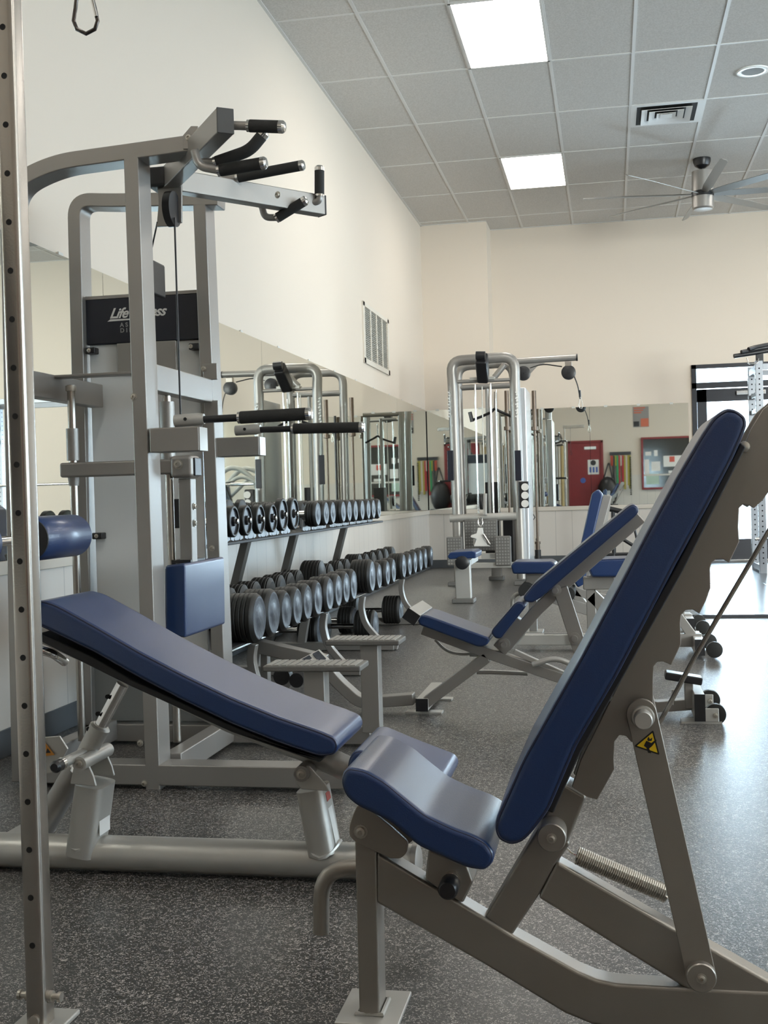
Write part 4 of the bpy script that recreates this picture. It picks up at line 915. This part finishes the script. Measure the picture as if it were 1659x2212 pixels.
# tail with wheels and rest block
q = U(1508, 1566, Z=0); ty = q.y
MB().bb((q.x-.012, ty, .015), (q.x+.028, ty+.34, .115)).obj('rear_foot', PALE, mb_, .004)
MB().bb((q.x-.012, ty-.003, .014), (q.x+.028, ty, .116)).obj('foot_cap', PLAS, mb_)
MB().bb((q.x-.06, ty+.02, 0), (q.x+.09, ty+.1, .008)).obj('floor_plate', PALE, mb_)
a, b = W(1488, 1470, ty+.12), W(1490, 1520, ty+.12)
MB().bb((a.x-.016, ty+.12, b.z-.02), (a.x+.016, ty+.17, a.z)).obj('rest_post', SIL, mb_, .003)
a, b = W(1434, 1452, ty+.10), W(1518, 1470, ty+.10)
MB().beam(W(1436, 1457, ty+.14), W(1516, 1470, ty+.14), .075, .030).obj('rest_block', PLAS, mb_, .006)
MB().cyl(W(1454, 1522, ty+.1), W(1454, 1490, ty+.1), .006).obj('lock_pin', CHR, mb_)
for dy, p in ((.0, (1546, 1545)), (.24, (1534, 1506))):
    c = W(*p, ty+dy+.02)
    o = MB().lathe((c.x, ty+dy+.03, c.z if dy == 0 else .045), (0, 1, 0), [(0, .03), (.002, .040), (.028, .040), (.03, .03)], n=26).obj('wheel', RUB, mb_)
    zc = c.z if dy == 0 else .045
    MB().bb((c.x-.055, ty+dy+.018, zc-.026), (c.x+.012, ty+dy+.024, zc+.026)).obj('wheel_bracket', PALE, o, .003)
    m = MB(); bolt(m, (c.x, ty+dy+.018, zc), (0, -1, 0), .008, .006); m.obj('axle_bolt', ZINC, o)

# ================================================================ FAR BENCHES
def far_bench(Y, seat_px, back, label, px, tailx=None, handle=True, tl=1.15):
    q = W(px, 1300, Y)
    t = thing('adjustable_bench', label, 'weight bench', (q.x, Y+.1, 0), 'adjustable benches deeper in the room')
    pad(rnd(PX(seat_px, Y), .012, 3), Y, Y+.27, t, 'seat', bev=.018)
    zs = min(z for x, z in PX(seat_px, Y)); xs = [x for x, z in PX(seat_px, Y)]; x0, x1 = min(xs), max(xs)
    if back: pad(rnd(PX(back, Y), .014, 3), Y, Y+.27, t, 'backrest', bev=.02)
    yc = Y+.135
    MB().beam((q.x, yc, .01), (q.x, yc, zs+.0), .05, .05, (0, 1, 0)).obj('front_post', SIL, t, .004)
    MB().bb((q.x-.06, yc-.09, 0), (q.x+.06, yc+.09, .012)).obj('foot_plate', PALE, t)
    MB().bb((q.x-.04, yc-.04, zs-.07), (q.x+.13, yc+.04, zs)).obj('seat_bracket', SIL, t, .006)
    MB().path([(q.x, yc, zs-.10), (q.x+tl*.3, yc, .15), (q.x+tl*.65, yc, .075), (q.x+tl, yc, .075)], [(-.025, -.035), (.025, -.035), (.025, .035), (-.025, .035)], rad=.2).obj('main_beam', SIL, t, .004)
    MB().path([(q.x+tl*.35, yc, .14), (x1+.02, yc, zs-.02)], [(-.02, -.025), (.02, -.025), (.02, .025), (-.02, .025)]).obj('upright_strut', SIL, t, .004)
    MB().path([(x1+.0, yc, zs-.10), (q.x+tl-.05, yc, .10)], [(-.02, -.025), (.02, -.025), (.02, .025), (-.02, .025)]).obj('rear_brace', SIL, t, .004)
    MB().bb((q.x+tl-.05, yc-.2, .02), (q.x+tl, yc+.2, .10)).obj('rear_foot', PALE, t, .004)
    MB().bb((q.x+tl-.05, yc-.203, .018), (q.x+tl, yc-.2, .102)).obj('foot_cap', PLAS, t)
    for dy in (-.17, .17):
        MB().lathe((q.x+tl+.05, yc+dy-.015, .045), (0, 1, 0), [(0, .03), (.002, .042), (.028, .042), (.03, .03)], n=22).obj('wheel', RUB, t)
    if handle: MB().tube([(q.x, yc, zs-.13), (q.x-.13, yc, zs-.13), (q.x-.13, yc, zs-.30)], .014, rad=.06).obj('front_handle', PALE, t)
    return t, q.x, yc, zs
t, bx, yc, zs = far_bench(7.35, [(1103, 1222), (1110, 1213), (1190, 1212), (1200, 1218), (1203, 1232), (1195, 1240), (1108, 1240)],
          [(1278, 1066), (1292, 1056), (1303, 1068), (1285, 1145), (1262, 1262), (1248, 1270), (1236, 1250), (1255, 1172)], 'deep-room bench with its narrow blue backrest standing almost upright, behind the middle bench', 1148, tl=.98)
bl = W(1262, 1255, 7.45); tp = W(1312, 1070, 7.45)
MB().beam(bl, tp, .05, .05).obj('backrest_rail', SIL, t, .004)
MB().prism(PX([(1312, 1066), (1322, 1072), (1312, 1130), (1320, 1160), (1300, 1200), (1285, 1200)], 7.43), 7.43, 7.44).obj('notched_plate', PALE, t)
MB().cyl(W(1135, 1277, 7.3), W(1135, 1277, 7.3)+Vector((0, .36, 0)), .045).cyl(W(1226, 1284, 7.2), W(1226, 1284, 7.2)+Vector((0, .36, 0)), .045).obj('foam_roller', FOAM, t)
t, bx, yc, zs = far_bench(6.35, [(1268, 1224), (1276, 1208), (1420, 1204), (1430, 1212), (1430, 1240), (1420, 1247), (1278, 1247)], None, 'deep-room bench with a flat blue seat, half hidden behind the foreground backrest', 1276, handle=False, tl=.58)
MB().prism(PX([(1287, 1276), (1287, 1252), (1296, 1249), (1301, 1258), (1312, 1256), (1317, 1248), (1324, 1256), (1340, 1256), (1345, 1276)], 6.45), 6.45, 6.46).obj('notched_plate', PALE, t)
MB().bb((W(1086, 1400, 6.6).x, 6.62, .03), (W(1290, 1400, 6.6).x, 6.70, .09)).obj('base_rail', PALE, t, .004)
MB().bb((W(1175, 1400, 6.6).x, 6.64, .089), (W(1232, 1400, 6.6).x, 6.66, .0915)).obj('rail_slot', PLAS, t)

# ================================================================ LOW FRAME BEHIND THE STEPS
lf = thing('low_curved_frame', 'low silver bench frame with a curved foot, between the machine steps and the dumbbell rack', 'exercise equipment', (-.95, 4.75, 0))
YLo = 4.45
def lbar(pts, nm, wz, dep, rad=0, m=SIL, Y=4.72, par=None):
    P = [W(a_, b_, Y) for a_, b_ in pts]; P = [Vector((p.x, Y+dep/2, max(p.z, wz/2))) for p in P]; h = wz/2; e = dep/2
    return MB().path(P, [(-e, -h), (e, -h), (e, h), (-e, h)], upv=(0, 0, 1), rad=rad, n=10).obj(nm, m, par or lf, .004)
lbar([(553, 1397), (700, 1432)], 'upper_bar', .055, .07, Y=4.72)
lbar([(690, 1430), (722, 1472), (775, 1520), (815, 1518), (892, 1512)], 'curved_foot', .045, .07, .18)
lbar([(600, 1500), (640, 1440)], 'rear_leg', .05, .06, Y=4.74)
MB().bb((W(560, 1400, 4.72).x, 4.73, 0), (W(575, 1400, 4.72).x, 4.78, W(560, 1400, 4.72).z)).obj('rear_post', SIL, lf, .004)
MB().plate([W(640, 1428, 4.60), W(690, 1402, 4.66), W(712, 1424, 4.60), W(690, 1440, 4.54)], .02).obj('label_plate', STICK, lf, .002)
m = MB(); m.plate([W(648, 1426, 4.594), W(668, 1415, 4.618), W(676, 1424, 4.60), W(660, 1434, 4.575)], .003).plate([W(675, 1412, 4.62), W(688, 1405, 4.64), W(704, 1422, 4.595), W(690, 1431, 4.57)], .003)
m.obj('label_print', IRON, lf)
MB().cyl(W(608, 1462, 4.62), W(608, 1462, 4.62)+Vector((0, .05, 0)), .035).cyl(W(640, 1470, 4.6), W(640, 1470, 4.6)+Vector((0, .05, 0)), .03).obj('caster', PLAS, lf)

# ================================================================ CABLE MACHINE
cm = thing('cable_machine', 'tall arched silver cable machine with small blue seat and overhead arm, far left corner', 'exercise machine', (-1.2, 11.4, 0))
def arch(pts, Y, nm, r=.047):
    MB().tube([W(a_, b_, Y) for a_, b_ in pts], r, rad=.30, n=22, ry=r*.8).obj(nm, SIL, cm)
arch([(993, 1258), (978, 830), (974, 780), (1112, 770), (1112, 830), (1128, 1250)], 11.3, 'front_arch', .050)
arch([(1003, 1240), (990, 850), (988, 792), (1108, 784), (1110, 850), (1122, 1236)], 12.2, 'rear_arch', .044)
for p, Y in (((986, 1262), 11.3), ((1128, 1255), 11.3), ((1003, 1245), 12.2), ((1073, 1246), 11.95)):
    q = W(*p, Y); MB().bb((q.x-.075, Y-.07, 0), (q.x+.075, Y+.07, .04)).obj('foot', GREYP, cm, .008)
q = W(1073, 1235, 11.95); MB().bb((q.x-.05, 11.9, .03), (q.x+.05, 12.0, .17)).obj('centre_leg', SIL, cm, .005)
MB().tube([W(983, 825, 11.3), W(1106, 820, 11.3)], .018, n=14).tube([W(990, 838, 12.2), W(1110, 832, 12.2)], .03, n=14).obj('upper_crossbar', SIL, cm)
MB().bb((W(1015, 820, 11.28).x, 11.26, W(1015, 822, 11.28).z), (W(1068, 820, 11.28).x, 11.36, W(1015, 816, 11.28).z)).obj('pulley_plate', PALE, cm)
MB().tube([W(972, 1120, 11.27), W(1116, 1115, 11.27)], .038, n=18).obj('lower_crossbar', PALE, cm)
MB().tube([W(1028, 768, 11.0), W(1048, 768, 11.0)], .04, n=16).obj('top_pad', PLAS, cm)
MB().beam(W(1040, 772, 11.05), W(1044, 818, 11.3), .11, .14, (0, 1, 0)).obj('pulley_housing', PLAS, cm, .02)
MB().tube([W(1068, 815, 11.9), W(1090, 788, 11.9)], .03).obj('gusset_strut', SIL, cm)
for x, Y, y0, y1, r, m in ((1026, 11.35, 830, 1114, .009, CHR), (1041, 11.6, 835, 1114, .006, ZINC), (1059, 11.35, 828, 1114, .010, CHR), (1071, 11.6, 842, 1110, .008, CHR), (1052, 12.0, 840, 1112, .02, SIL)):
    a, b = W(x, y0, Y), W(x+6, y1, Y); MB().cyl((a.x, Y, a.z), (a.x, Y, b.z), r, n=14).obj('guide_rod', m, cm)
MB().bb((W(1044, 1000, 12.0).x, 12.0, .22), (W(1074, 1000, 12.0).x, 12.22, 1.0)).obj('weight_stack', PLAS, cm, .004)
MB().bb((W(1087, 1160, 11.5).x, 11.5, .16), (W(1108, 1160, 11.5).x, 11.75, .62)).obj('weight_stack', PLAS, cm, .004)
a = W(1120, 830, 11.5); MB().bb((a.x, 11.45, .10), (a.x+.07, 12.15, W(1130, 838, 11.5).z)).obj('side_shroud', mat('side_shroud_silver', (.62, .64, .66), .25, .5), cm, .01)
# seat, post, foot plates
YSe = 9.35
pad(rnd(PX([(966, 1202), (972, 1193), (1022, 1190), (1029, 1194), (1028, 1206), (970, 1208)], YSe), .01, 3), YSe, YSe+.42, cm, 'seat', bev=.02)
q = W(1001, 1298, 9.5); xc = q.x
o = MB().beam((xc, 9.55, .03), (xc-.005, 9.55, W(1000, 1210, 9.5).z), .13, .07, (0, 1, 0)).obj('seat_post', PALE, cm, .01)
MB().bb((xc-.09, 9.46, 0), (xc+.09, 9.64, .035)).obj('seat_foot', GREYP, cm, .008)
q = W(998, 1216, YSe-.03); MB().lathe((q.x, YSe+.1, q.z), (0, -1, 0), [(0, .05), (.12, .055), (.13, .03)], n=20).obj('adjuster_knob', PLAS, cm)
MB().beam((xc+.03, YSe+.3, W(1000, 1212, 9.5).z-.02), (xc+.05, 10.0, .34), .05, .05).obj('seat_rail', PALE, cm, .004)
def tread(p0, p1, Y, nm, tilt=0):
    a, b = W(*p0, Y), W(*p1, Y); o = MB().bb((a.x, Y, b.z), (b.x, Y+.03, a.z)).obj(nm, GREYP, cm, .012)
    m = MB(); nx = max(3, int((b.x-a.x)/.028)); nz = int((a.z-b.z)/.028)
    for i in range(nx):
        for j in range(nz):
            m.bb((a.x+.012+(b.x-a.x-.02)*i/nx, Y-.006, b.z+.012+(a.z-b.z-.02)*j/nz), (a.x+.012+(b.x-a.x-.02)*(i+.6)/nx, Y+.001, b.z+.012+(a.z-b.z-.02)*(j+.55)/nz))
    m.obj('tread_nubs', mat('nub_grey', (.24, .235, .22), .5) if 'nub_grey' not in bpy.data.materials else bpy.data.materials['nub_grey'], o)
tread((1002, 1123), (1076, 1190), 11.2, 'centre_foot_plate')
tread((964, 1160), (1000, 1222), 10.9, 'foot_plate'); tread((1068, 1158), (1105, 1222), 10.9, 'foot_plate')
MB().bb((W(1000, 1220, 10.95).x, 10.95, W(1000, 1228, 10.95).z), (W(1112, 1220, 10.95).x, 11.05, W(1000, 1217, 10.95).z)).bb((W(1040, 1200, 11.0).x, 11.0, W(1040, 1207, 11.0).z), (W(1070, 1200, 11.0).x, 11.1, W(1040, 1196, 11.0).z)).obj('foot_rail', PALE, cm, .004)
for x in (-1.45, -.86): MB().bb((x, 10.95, .16), (x+.04, 11.3, .20)).obj('rail_arm', SIL, cm, .004)
# low pulley
q = W(1040, 1084, 11.15); MB().cyl((q.x-.012, 11.15, q.z), (q.x+.012, 11.15, q.z), .075, n=26).obj('low_pulley', PLAS, cm)
MB().beam(W(1048, 1066, 11.2), W(1048, 1112, 11.2), .03, .10, (0, 1, 0)).obj('pulley_bracket', PALE, cm, .004)
MB().bb((W(1119, 1040, 11.1).x, 11.1, W(1119, 1098, 11.1).z), (W(1142, 1040, 11.1).x, 11.16, W(1119, 1040, 11.1).z)).obj('attachment_holder', PLAS, cm, .012)
m = MB()
for y in (1052, 1070, 1088): q = W(1134, y, 11.09); m.cyl((q.x, 11.085, q.z), (q.x, 11.10, q.z), .035, n=20)
m.obj('holder_slot', STICK, cm)
for p, Y in (((973, 1000), 11.25), ((1119, 1000), 11.25)): q = W(*p, Y); MB().bb((q.x-.03, Y-.003, q.z-.17), (q.x+.03, Y+.01, q.z+.12)).obj('instruction_label', PLAC, cm, .004)
m = MB()
for x in (969, 1115):
    for k in range(9): q = W(x+2*(k % 2), 848+6.5*k, 11.245); m.box((q.x, 11.245, q.z), (.022, .003, .012), Matrix.Rotation(.5, 3, 'Y'))
m.obj('vertical_lettering', STICK, cm)
# overhead arm
YA = 11.9
MB().tube([W(1100, 781, YA), W(1246, 772, YA)], .033, n=18).obj('overhead_arm', SIL, cm)
q = W(1247, 772, YA); MB().cyl((q.x-.01, YA, q.z), (q.x+.004, YA, q.z), .036, n=20).obj('arm_cap', PLAS, cm)
MB().prism(PX([(1115, 784), (1178, 784), (1160, 792), (1145, 808), (1138, 820), (1124, 820)], YA), YA-.004, YA+.004).obj('arm_gusset', SIL, cm)
for p in ((1130, 806), (1228, 804)): q = W(*p, YA-.03); MB().lathe((q.x, YA+.03, q.z), (0, -1, 0), [(0, .055), (.005, .072), (.055, .072), (.06, .055), (.062, .012), (.066, .010)], n=30).obj('pulley_cover', PLAS, cm)
q = W(1228, 783, YA); MB().bb((q.x-.035, YA-.03, q.z-.04), (q.x+.035, YA+.03, q.z+.01)).obj('pulley_swivel', STEEL, cm, .004)
MB().tube([W(1145, 795, YA), W(1172, 786, YA), W(1214, 792, YA)], .006, rad=.08, n=8).tube([W(1240, 812, YA), W(1248, 832, YA), W(1253, 862, YA)], .006, rad=.1, n=8).obj('cable', PLAS, cm)
MB().cyl(W(1252, 843, YA), W(1253, 858, YA), .012, n=10).obj('cable_stop', PLAS, cm)
c = W(1254, 870, YA); MB().tube([c+Vector((x, 0, z)) for x, z in ((0, .065), (-.016, -.02), (-.008, -.055), (.010, -.058), (.02, -.025), (.006, .065))], .005, n=8, closed=True).obj('snap_hook', CHR, cm)
# attachments hanging
c = W(1038, 1130, 11.0); t = thing('row_handle', 'white close-grip row handle hanging on a snap hook above the cable machine seat', 'handle', c)
MB().tube([c+Vector((x, 0, z)) for x, z in ((-.015, .05), (-.022, 0), (-.012, -.03), (.012, -.03), (.022, 0), (.012, .05))], .007, n=10, closed=True).obj('snap_hook', CHR, t)
hx = PX([(1033, 1140), (1043, 1140), (1046, 1160), (1052, 1176), (1060, 1180), (1024, 1180), (1030, 1164), (1017, 1160), (1018, 1156), (1030, 1152)], 11.0)
MB().prism(hx, 10.97, 11.0).obj('yoke', STICK, t, .004)
MB().tube([W(1044, 1154, 10.95), W(1058, 1176, 10.95)], .012).tube([W(1026, 1164, 11.05), W(1026, 1178, 11.05)], .013).obj('grip_bar', CHR, t)
t = thing('lat_pulldown_bar', 'bent black pulldown bar hanging inside the cable machine frame', 'bar', W(1068, 885, 11.75))
MB().tube([W(1015, 893, 11.75), W(1019, 908, 11.75), W(1040, 900, 11.75), W(1062, 890, 11.75), W(1068, 882, 11.75), W(1078, 888, 11.75), W(1108, 901, 11.75)], .014, rad=.03, n=10).obj('bar', PLAS, t)
MB().cyl(W(1015, 890, 11.75), W(1020, 911, 11.75), .02, n=10).obj('end_grip', PLAS, t)
MB().cyl(W(1068, 846, 11.75), W(1068, 884, 11.75), .004, n=8).obj('hanging_cable', PLAS, t)

# ================================================================ BARBELLS
for i, (px, lab) in enumerate(((1094, 'upright barbell with brown worn sleeve, partly hidden behind the cable machine'), (1153, 'upright barbell with brown worn sleeve, standing clear to the right of the cable machine'))):
    Y = 14.15; tpz = W(px, 844, Y).z; bx = W(px, 844, Y).x
    t = thing('barbell', lab, 'barbell', (bx, Y, 0), 'upright barbells by the back wall')
    MB().cyl((bx, Y, 0.04), (bx, Y, tpz), .0145, n=14).obj('shaft', BRZ, t)
    MB().lathe((bx, Y, tpz), (0, 0, -1), [(0, .026), (.43, .026), (.431, .042), (.475, .042), (.48, .02)], n=20).obj('sleeve', BRZ, t)
    MB().lathe((bx, Y, .04), (0, 0, 1), [(0, .026), (.22, .026)], n=20).lathe((bx, Y, .26), (0, 0, 1), [(0, .035), (.03, .035)], n=20).obj('lower_sleeve', BRZ, t)
    t = thing('barbell_holder', 'small black floor tube holding the %s upright barbell' % ('left' if i == 0 else 'right'), 'holder', (bx, Y, 0), 'upright barbell floor holders')
    MB().lathe((bx, Y, 0), (0, 0, 1), [(0, .036), (.19, .036), (.191, .028)], n=20).obj('holder_tube', PLAS, t)
    MB().bb((bx-.07, Y-.07, 0), (bx+.07, Y+.07, .012)).obj('base_plate', PLAS, t)
q = W(1146, 1160, 14.2); t = thing('storage_stand', 'slim chrome and black pole standing just left of the right barbell', 'pole', (q.x, 14.25, 0))
MB().cyl((q.x, 14.25, .20), (q.x, 14.25, 1.9), .016).obj('pole', PLAS, t); MB().cyl((q.x, 14.25, .2), (q.x, 14.25, .48), .022).obj('lower_sleeve', CHR, t); MB().cyl((q.x, 14.25, 0), (q.x, 14.25, .2), .034).obj('foot_tube', PLAS, t)
MB().tube([(q.x-.03, 14.2, .55), (q.x+.03, 14.18, .53), (q.x+.06, 14.18, .58), (q.x+.03, 14.19, .64), (q.x-.01, 14.2, .62)], .006).obj('strap_loop', PLAS, t)
# low black stand behind benches near the back wall
t = thing('weight_plate_stand', 'black tubular stand against the back wall, half hidden behind the sloping bench backrests', 'stand', (W(1325, 1180, 13.0).x, 13.2, 0))
q0, q1 = W(1302, 1198, 13.2), W(1385, 1198, 13.2)
m = MB(); m.tube([(q0.x, 13.2, q0.z), (q1.x, 13.2, q0.z)], .02).tube([W(1330, 1155, 13.2), W(1378, 1185, 13.2)], .02).tube([(W(1324, 1100, 13.2).x, 13.2, 0), (W(1324, 1100, 13.2).x, 13.2, W(1324, 1098, 13.2).z)], .022).tube([W(1368, 1130, 13.2), W(1378, 1175, 13.2)], .014).tube([(q1.x, 13.2, 0), (q1.x, 13.2, q0.z)], .02).tube([W(1312, 1098, 13.2), W(1355, 1108, 13.2)], .03)
m.obj('stand_frame', PLAS, t)

# ================================================================ POWER RACK (right edge, also in the left mirror)
t = thing('power_rack', 'silver power rack with drilled uprights at the right edge, before the exit door', 'rack', (2.1, 12.4, 0))
BLU = mat('rack_grey_blue', (.36, .385, .42), .4, .5, var=.04)
def up4(x, y):
    o = MB().bb((x-.035, y-.035, 0), (x+.035, y+.035, 2.12)).obj('upright', BLU, t, .004)
    m = MB()
    for k in range(38):
        z = .12+.052*k
        m.cyl((x-.036, y, z), (x-.03, y, z), .008, n=8).cyl((x, y-.036, z), (x, y-.03, z), .008, n=8)
    m.obj('drilled_hole', DARK, o)
    MB().bb((x-.07, y-.07, 0), (x+.07, y+.07, .012)).obj('foot_plate', PLAS, t)
for x, y in ((1.475, 12.1), (1.475, 12.72), (2.75, 12.1), (2.75, 12.72)): up4(x, y)
for x in (1.475, 2.75):
    MB().bb((x-.03, 12.135, 2.02), (x+.03, 12.685, 2.09)).bb((x-.03, 12.135, .04), (x+.03, 12.685, .10)).obj('side_member', BLU, t, .003)
    for z in (1.62, 1.78): MB().bb((x-.02, 12.13, z), (x+.02, 12.69, z+.045)).obj('safety_arm', PLAS, t, .003)
for y in (12.1, 12.72): MB().bb((1.51, y-.03, 2.03), (2.715, y+.03, 2.09)).obj('cross_member', BLU, t, .003)
for dx, dz in ((-.24, .10), (-.17, .17), (-.10, .22)): MB().tube([(1.475+dx, 12.02, 2.12+dz*.5), (1.475+dx*.4, 12.06, 2.14+dz*.5), (1.60, 12.1, 2.17+dz*.5), (1.75, 12.1, 2.16+dz*.5)], .022, rad=.05).obj('grip_bar', PLAS, t)
MB().bb((1.45, 12.07, 2.10), (1.52, 12.13, 2.22)).obj('grip_post', PLAS, t, .006)
MB().tube([(1.36, 12.05, 2.15), (1.37, 12.03, 2.09), (1.46, 12.03, 2.09), (1.47, 12.05, 2.14)], .006, rad=.02).obj('hook', CHR, t)
for z in (.36, .24): MB().lathe((1.44, 12.08, z), (-1, 0, 0), [(0, .02), (.03, .02), (.035, .012)]).obj('plate_peg', CHR, t)
bb_ = thing('barbell', 'loaded-rack barbell lying across the power rack, seen in the mirror', 'barbell', (2.1, 12.05, 1.1))
MB().cyl((1.1, 12.03, 1.12), (3.2, 12.03, 1.12), .014).obj('shaft', CHR, bb_)
for x in (1.1, 2.95): MB().cyl((x-.15, 12.03, 1.12), (x+.2, 12.03, 1.12), .025).obj('sleeve', CHR, bb_)
# plate-loaded press machine, seen only in the left mirror
t = thing('plate_loaded_machine', 'silver plate-loaded press machine with arched levers, seen in the left mirror', 'exercise machine', (2.2, 8.6, 0))
for y in (8.2, 9.0):
    MB().tube([(1.75, y, .04), (1.8, y, 1.2), (2.3, y, 1.55), (2.9, y, .9), (3.0, y, .04)], .045, rad=.5, n=16).obj('arched_frame', PALE, t)
    MB().tube([(1.7, y+.1, 1.1), (2.1, y+.1, 1.35), (2.6, y+.1, .9)], .035, rad=.4).obj('lever_arm', PALE, t)
MB().bb((1.7, 8.16, .02), (3.05, 8.24, .1)).bb((1.7, 8.96, .02), (3.05, 9.04, .1)).bb((2.2, 8.2, .02), (2.3, 9.0, .1)).obj('base', PALE, t, .006)
pad(rnd([(2.0, .45), (2.4, .45), (2.4, .52), (2.0, .52)], .02), 8.45, 8.75, t, 'seat'); pad(rnd([(2.42, .55), (2.5, .55), (2.6, 1.2), (2.52, 1.2)], .02), 8.45, 8.75, t, 'backrest')
MB().bb((2.2, 8.55, .08), (2.28, 8.65, .45)).obj('seat_post', SIL, t)
t = thing('dark_spin_bike', 'dark upright exercise machine by the mirror-side view of the room, seen in the left mirror', 'exercise machine', (2.0, 10.3, 0))
MB().tube([(1.8, 10.3, .05), (1.9, 10.3, .9), (2.0, 10.3, 1.15)], .04).tube([(2.4, 10.3, .05), (2.35, 10.3, .9)], .04).tube([(1.7, 10.3, .05), (2.5, 10.3, .05)], .045).tube([(1.9, 10.05, 1.15), (1.85, 10.3, 1.18), (1.9, 10.55, 1.15)], .025).obj('frame', PLAS, t)
MB().cyl((1.95, 10.26, .4), (1.95, 10.34, .4), .25, n=30).obj('flywheel', IRON, t); MB().sphere((2.36, 10.3, .95), .12, 1.2, .7, .35).obj('saddle', PLAS, t)

# ================================================================ LIGHT
w = bpy.data.worlds.new('daylight'); sc.world = w; w.use_nodes = True; nt = w.node_tree
nt.nodes['Background'].inputs[0].default_value = (.60, .79, 1, 1); nt.nodes['Background'].inputs[1].default_value = 6.0
def area(name, loc, rot, sx, sy, e, colr):
    l = bpy.data.lights.new(name, 'AREA'); l.shape = 'RECTANGLE'; l.size = sx; l.size_y = sy; l.energy = e; l.color = colr
    o = bpy.data.objects.new(name, l); col.objects.link(o); o.location = loc; o.rotation_euler = rot
for i, (a, b) in enumerate(WY): area('window_daylight', (XR+.25, (a+b)/2, 1.9), (0, PI/2, 0), 2.1, b-a-.1, 80, (.86, .93, 1))
area('added_front_fill', ((FX0+FX1)/2, YF-.25, 1.85), (PI/2, 0, 0), FX1-FX0-.1, 2.6, 900, (1, .98, .95))  # added fill light at the invented front opening, brightens back wall and camera-facing sides
area('door_daylight', ((DX0+DX1)/2, YB+.3, 1.15), (-PI/2, 0, 0), 1.0, 2.2, 130, (.68, .84, 1))
vs = sc.view_settings; sc.display_settings.display_device = 'sRGB'; vs.view_transform = 'Standard'; vs.look = 'None'; vs.exposure = 0.60; vs.gamma = 1; vs.use_curve_mapping = False
sc.cycles.use_denoising = True; sc.cycles.max_bounces = 10; sc.cycles.diffuse_bounces = 5; sc.cycles.glossy_bounces = 6; sc.cycles.transparent_max_bounces = 8; sc.cycles.sample_clamp_indirect = 6
sc.cycles.caustics_reflective = False; sc.cycles.caustics_refractive = False
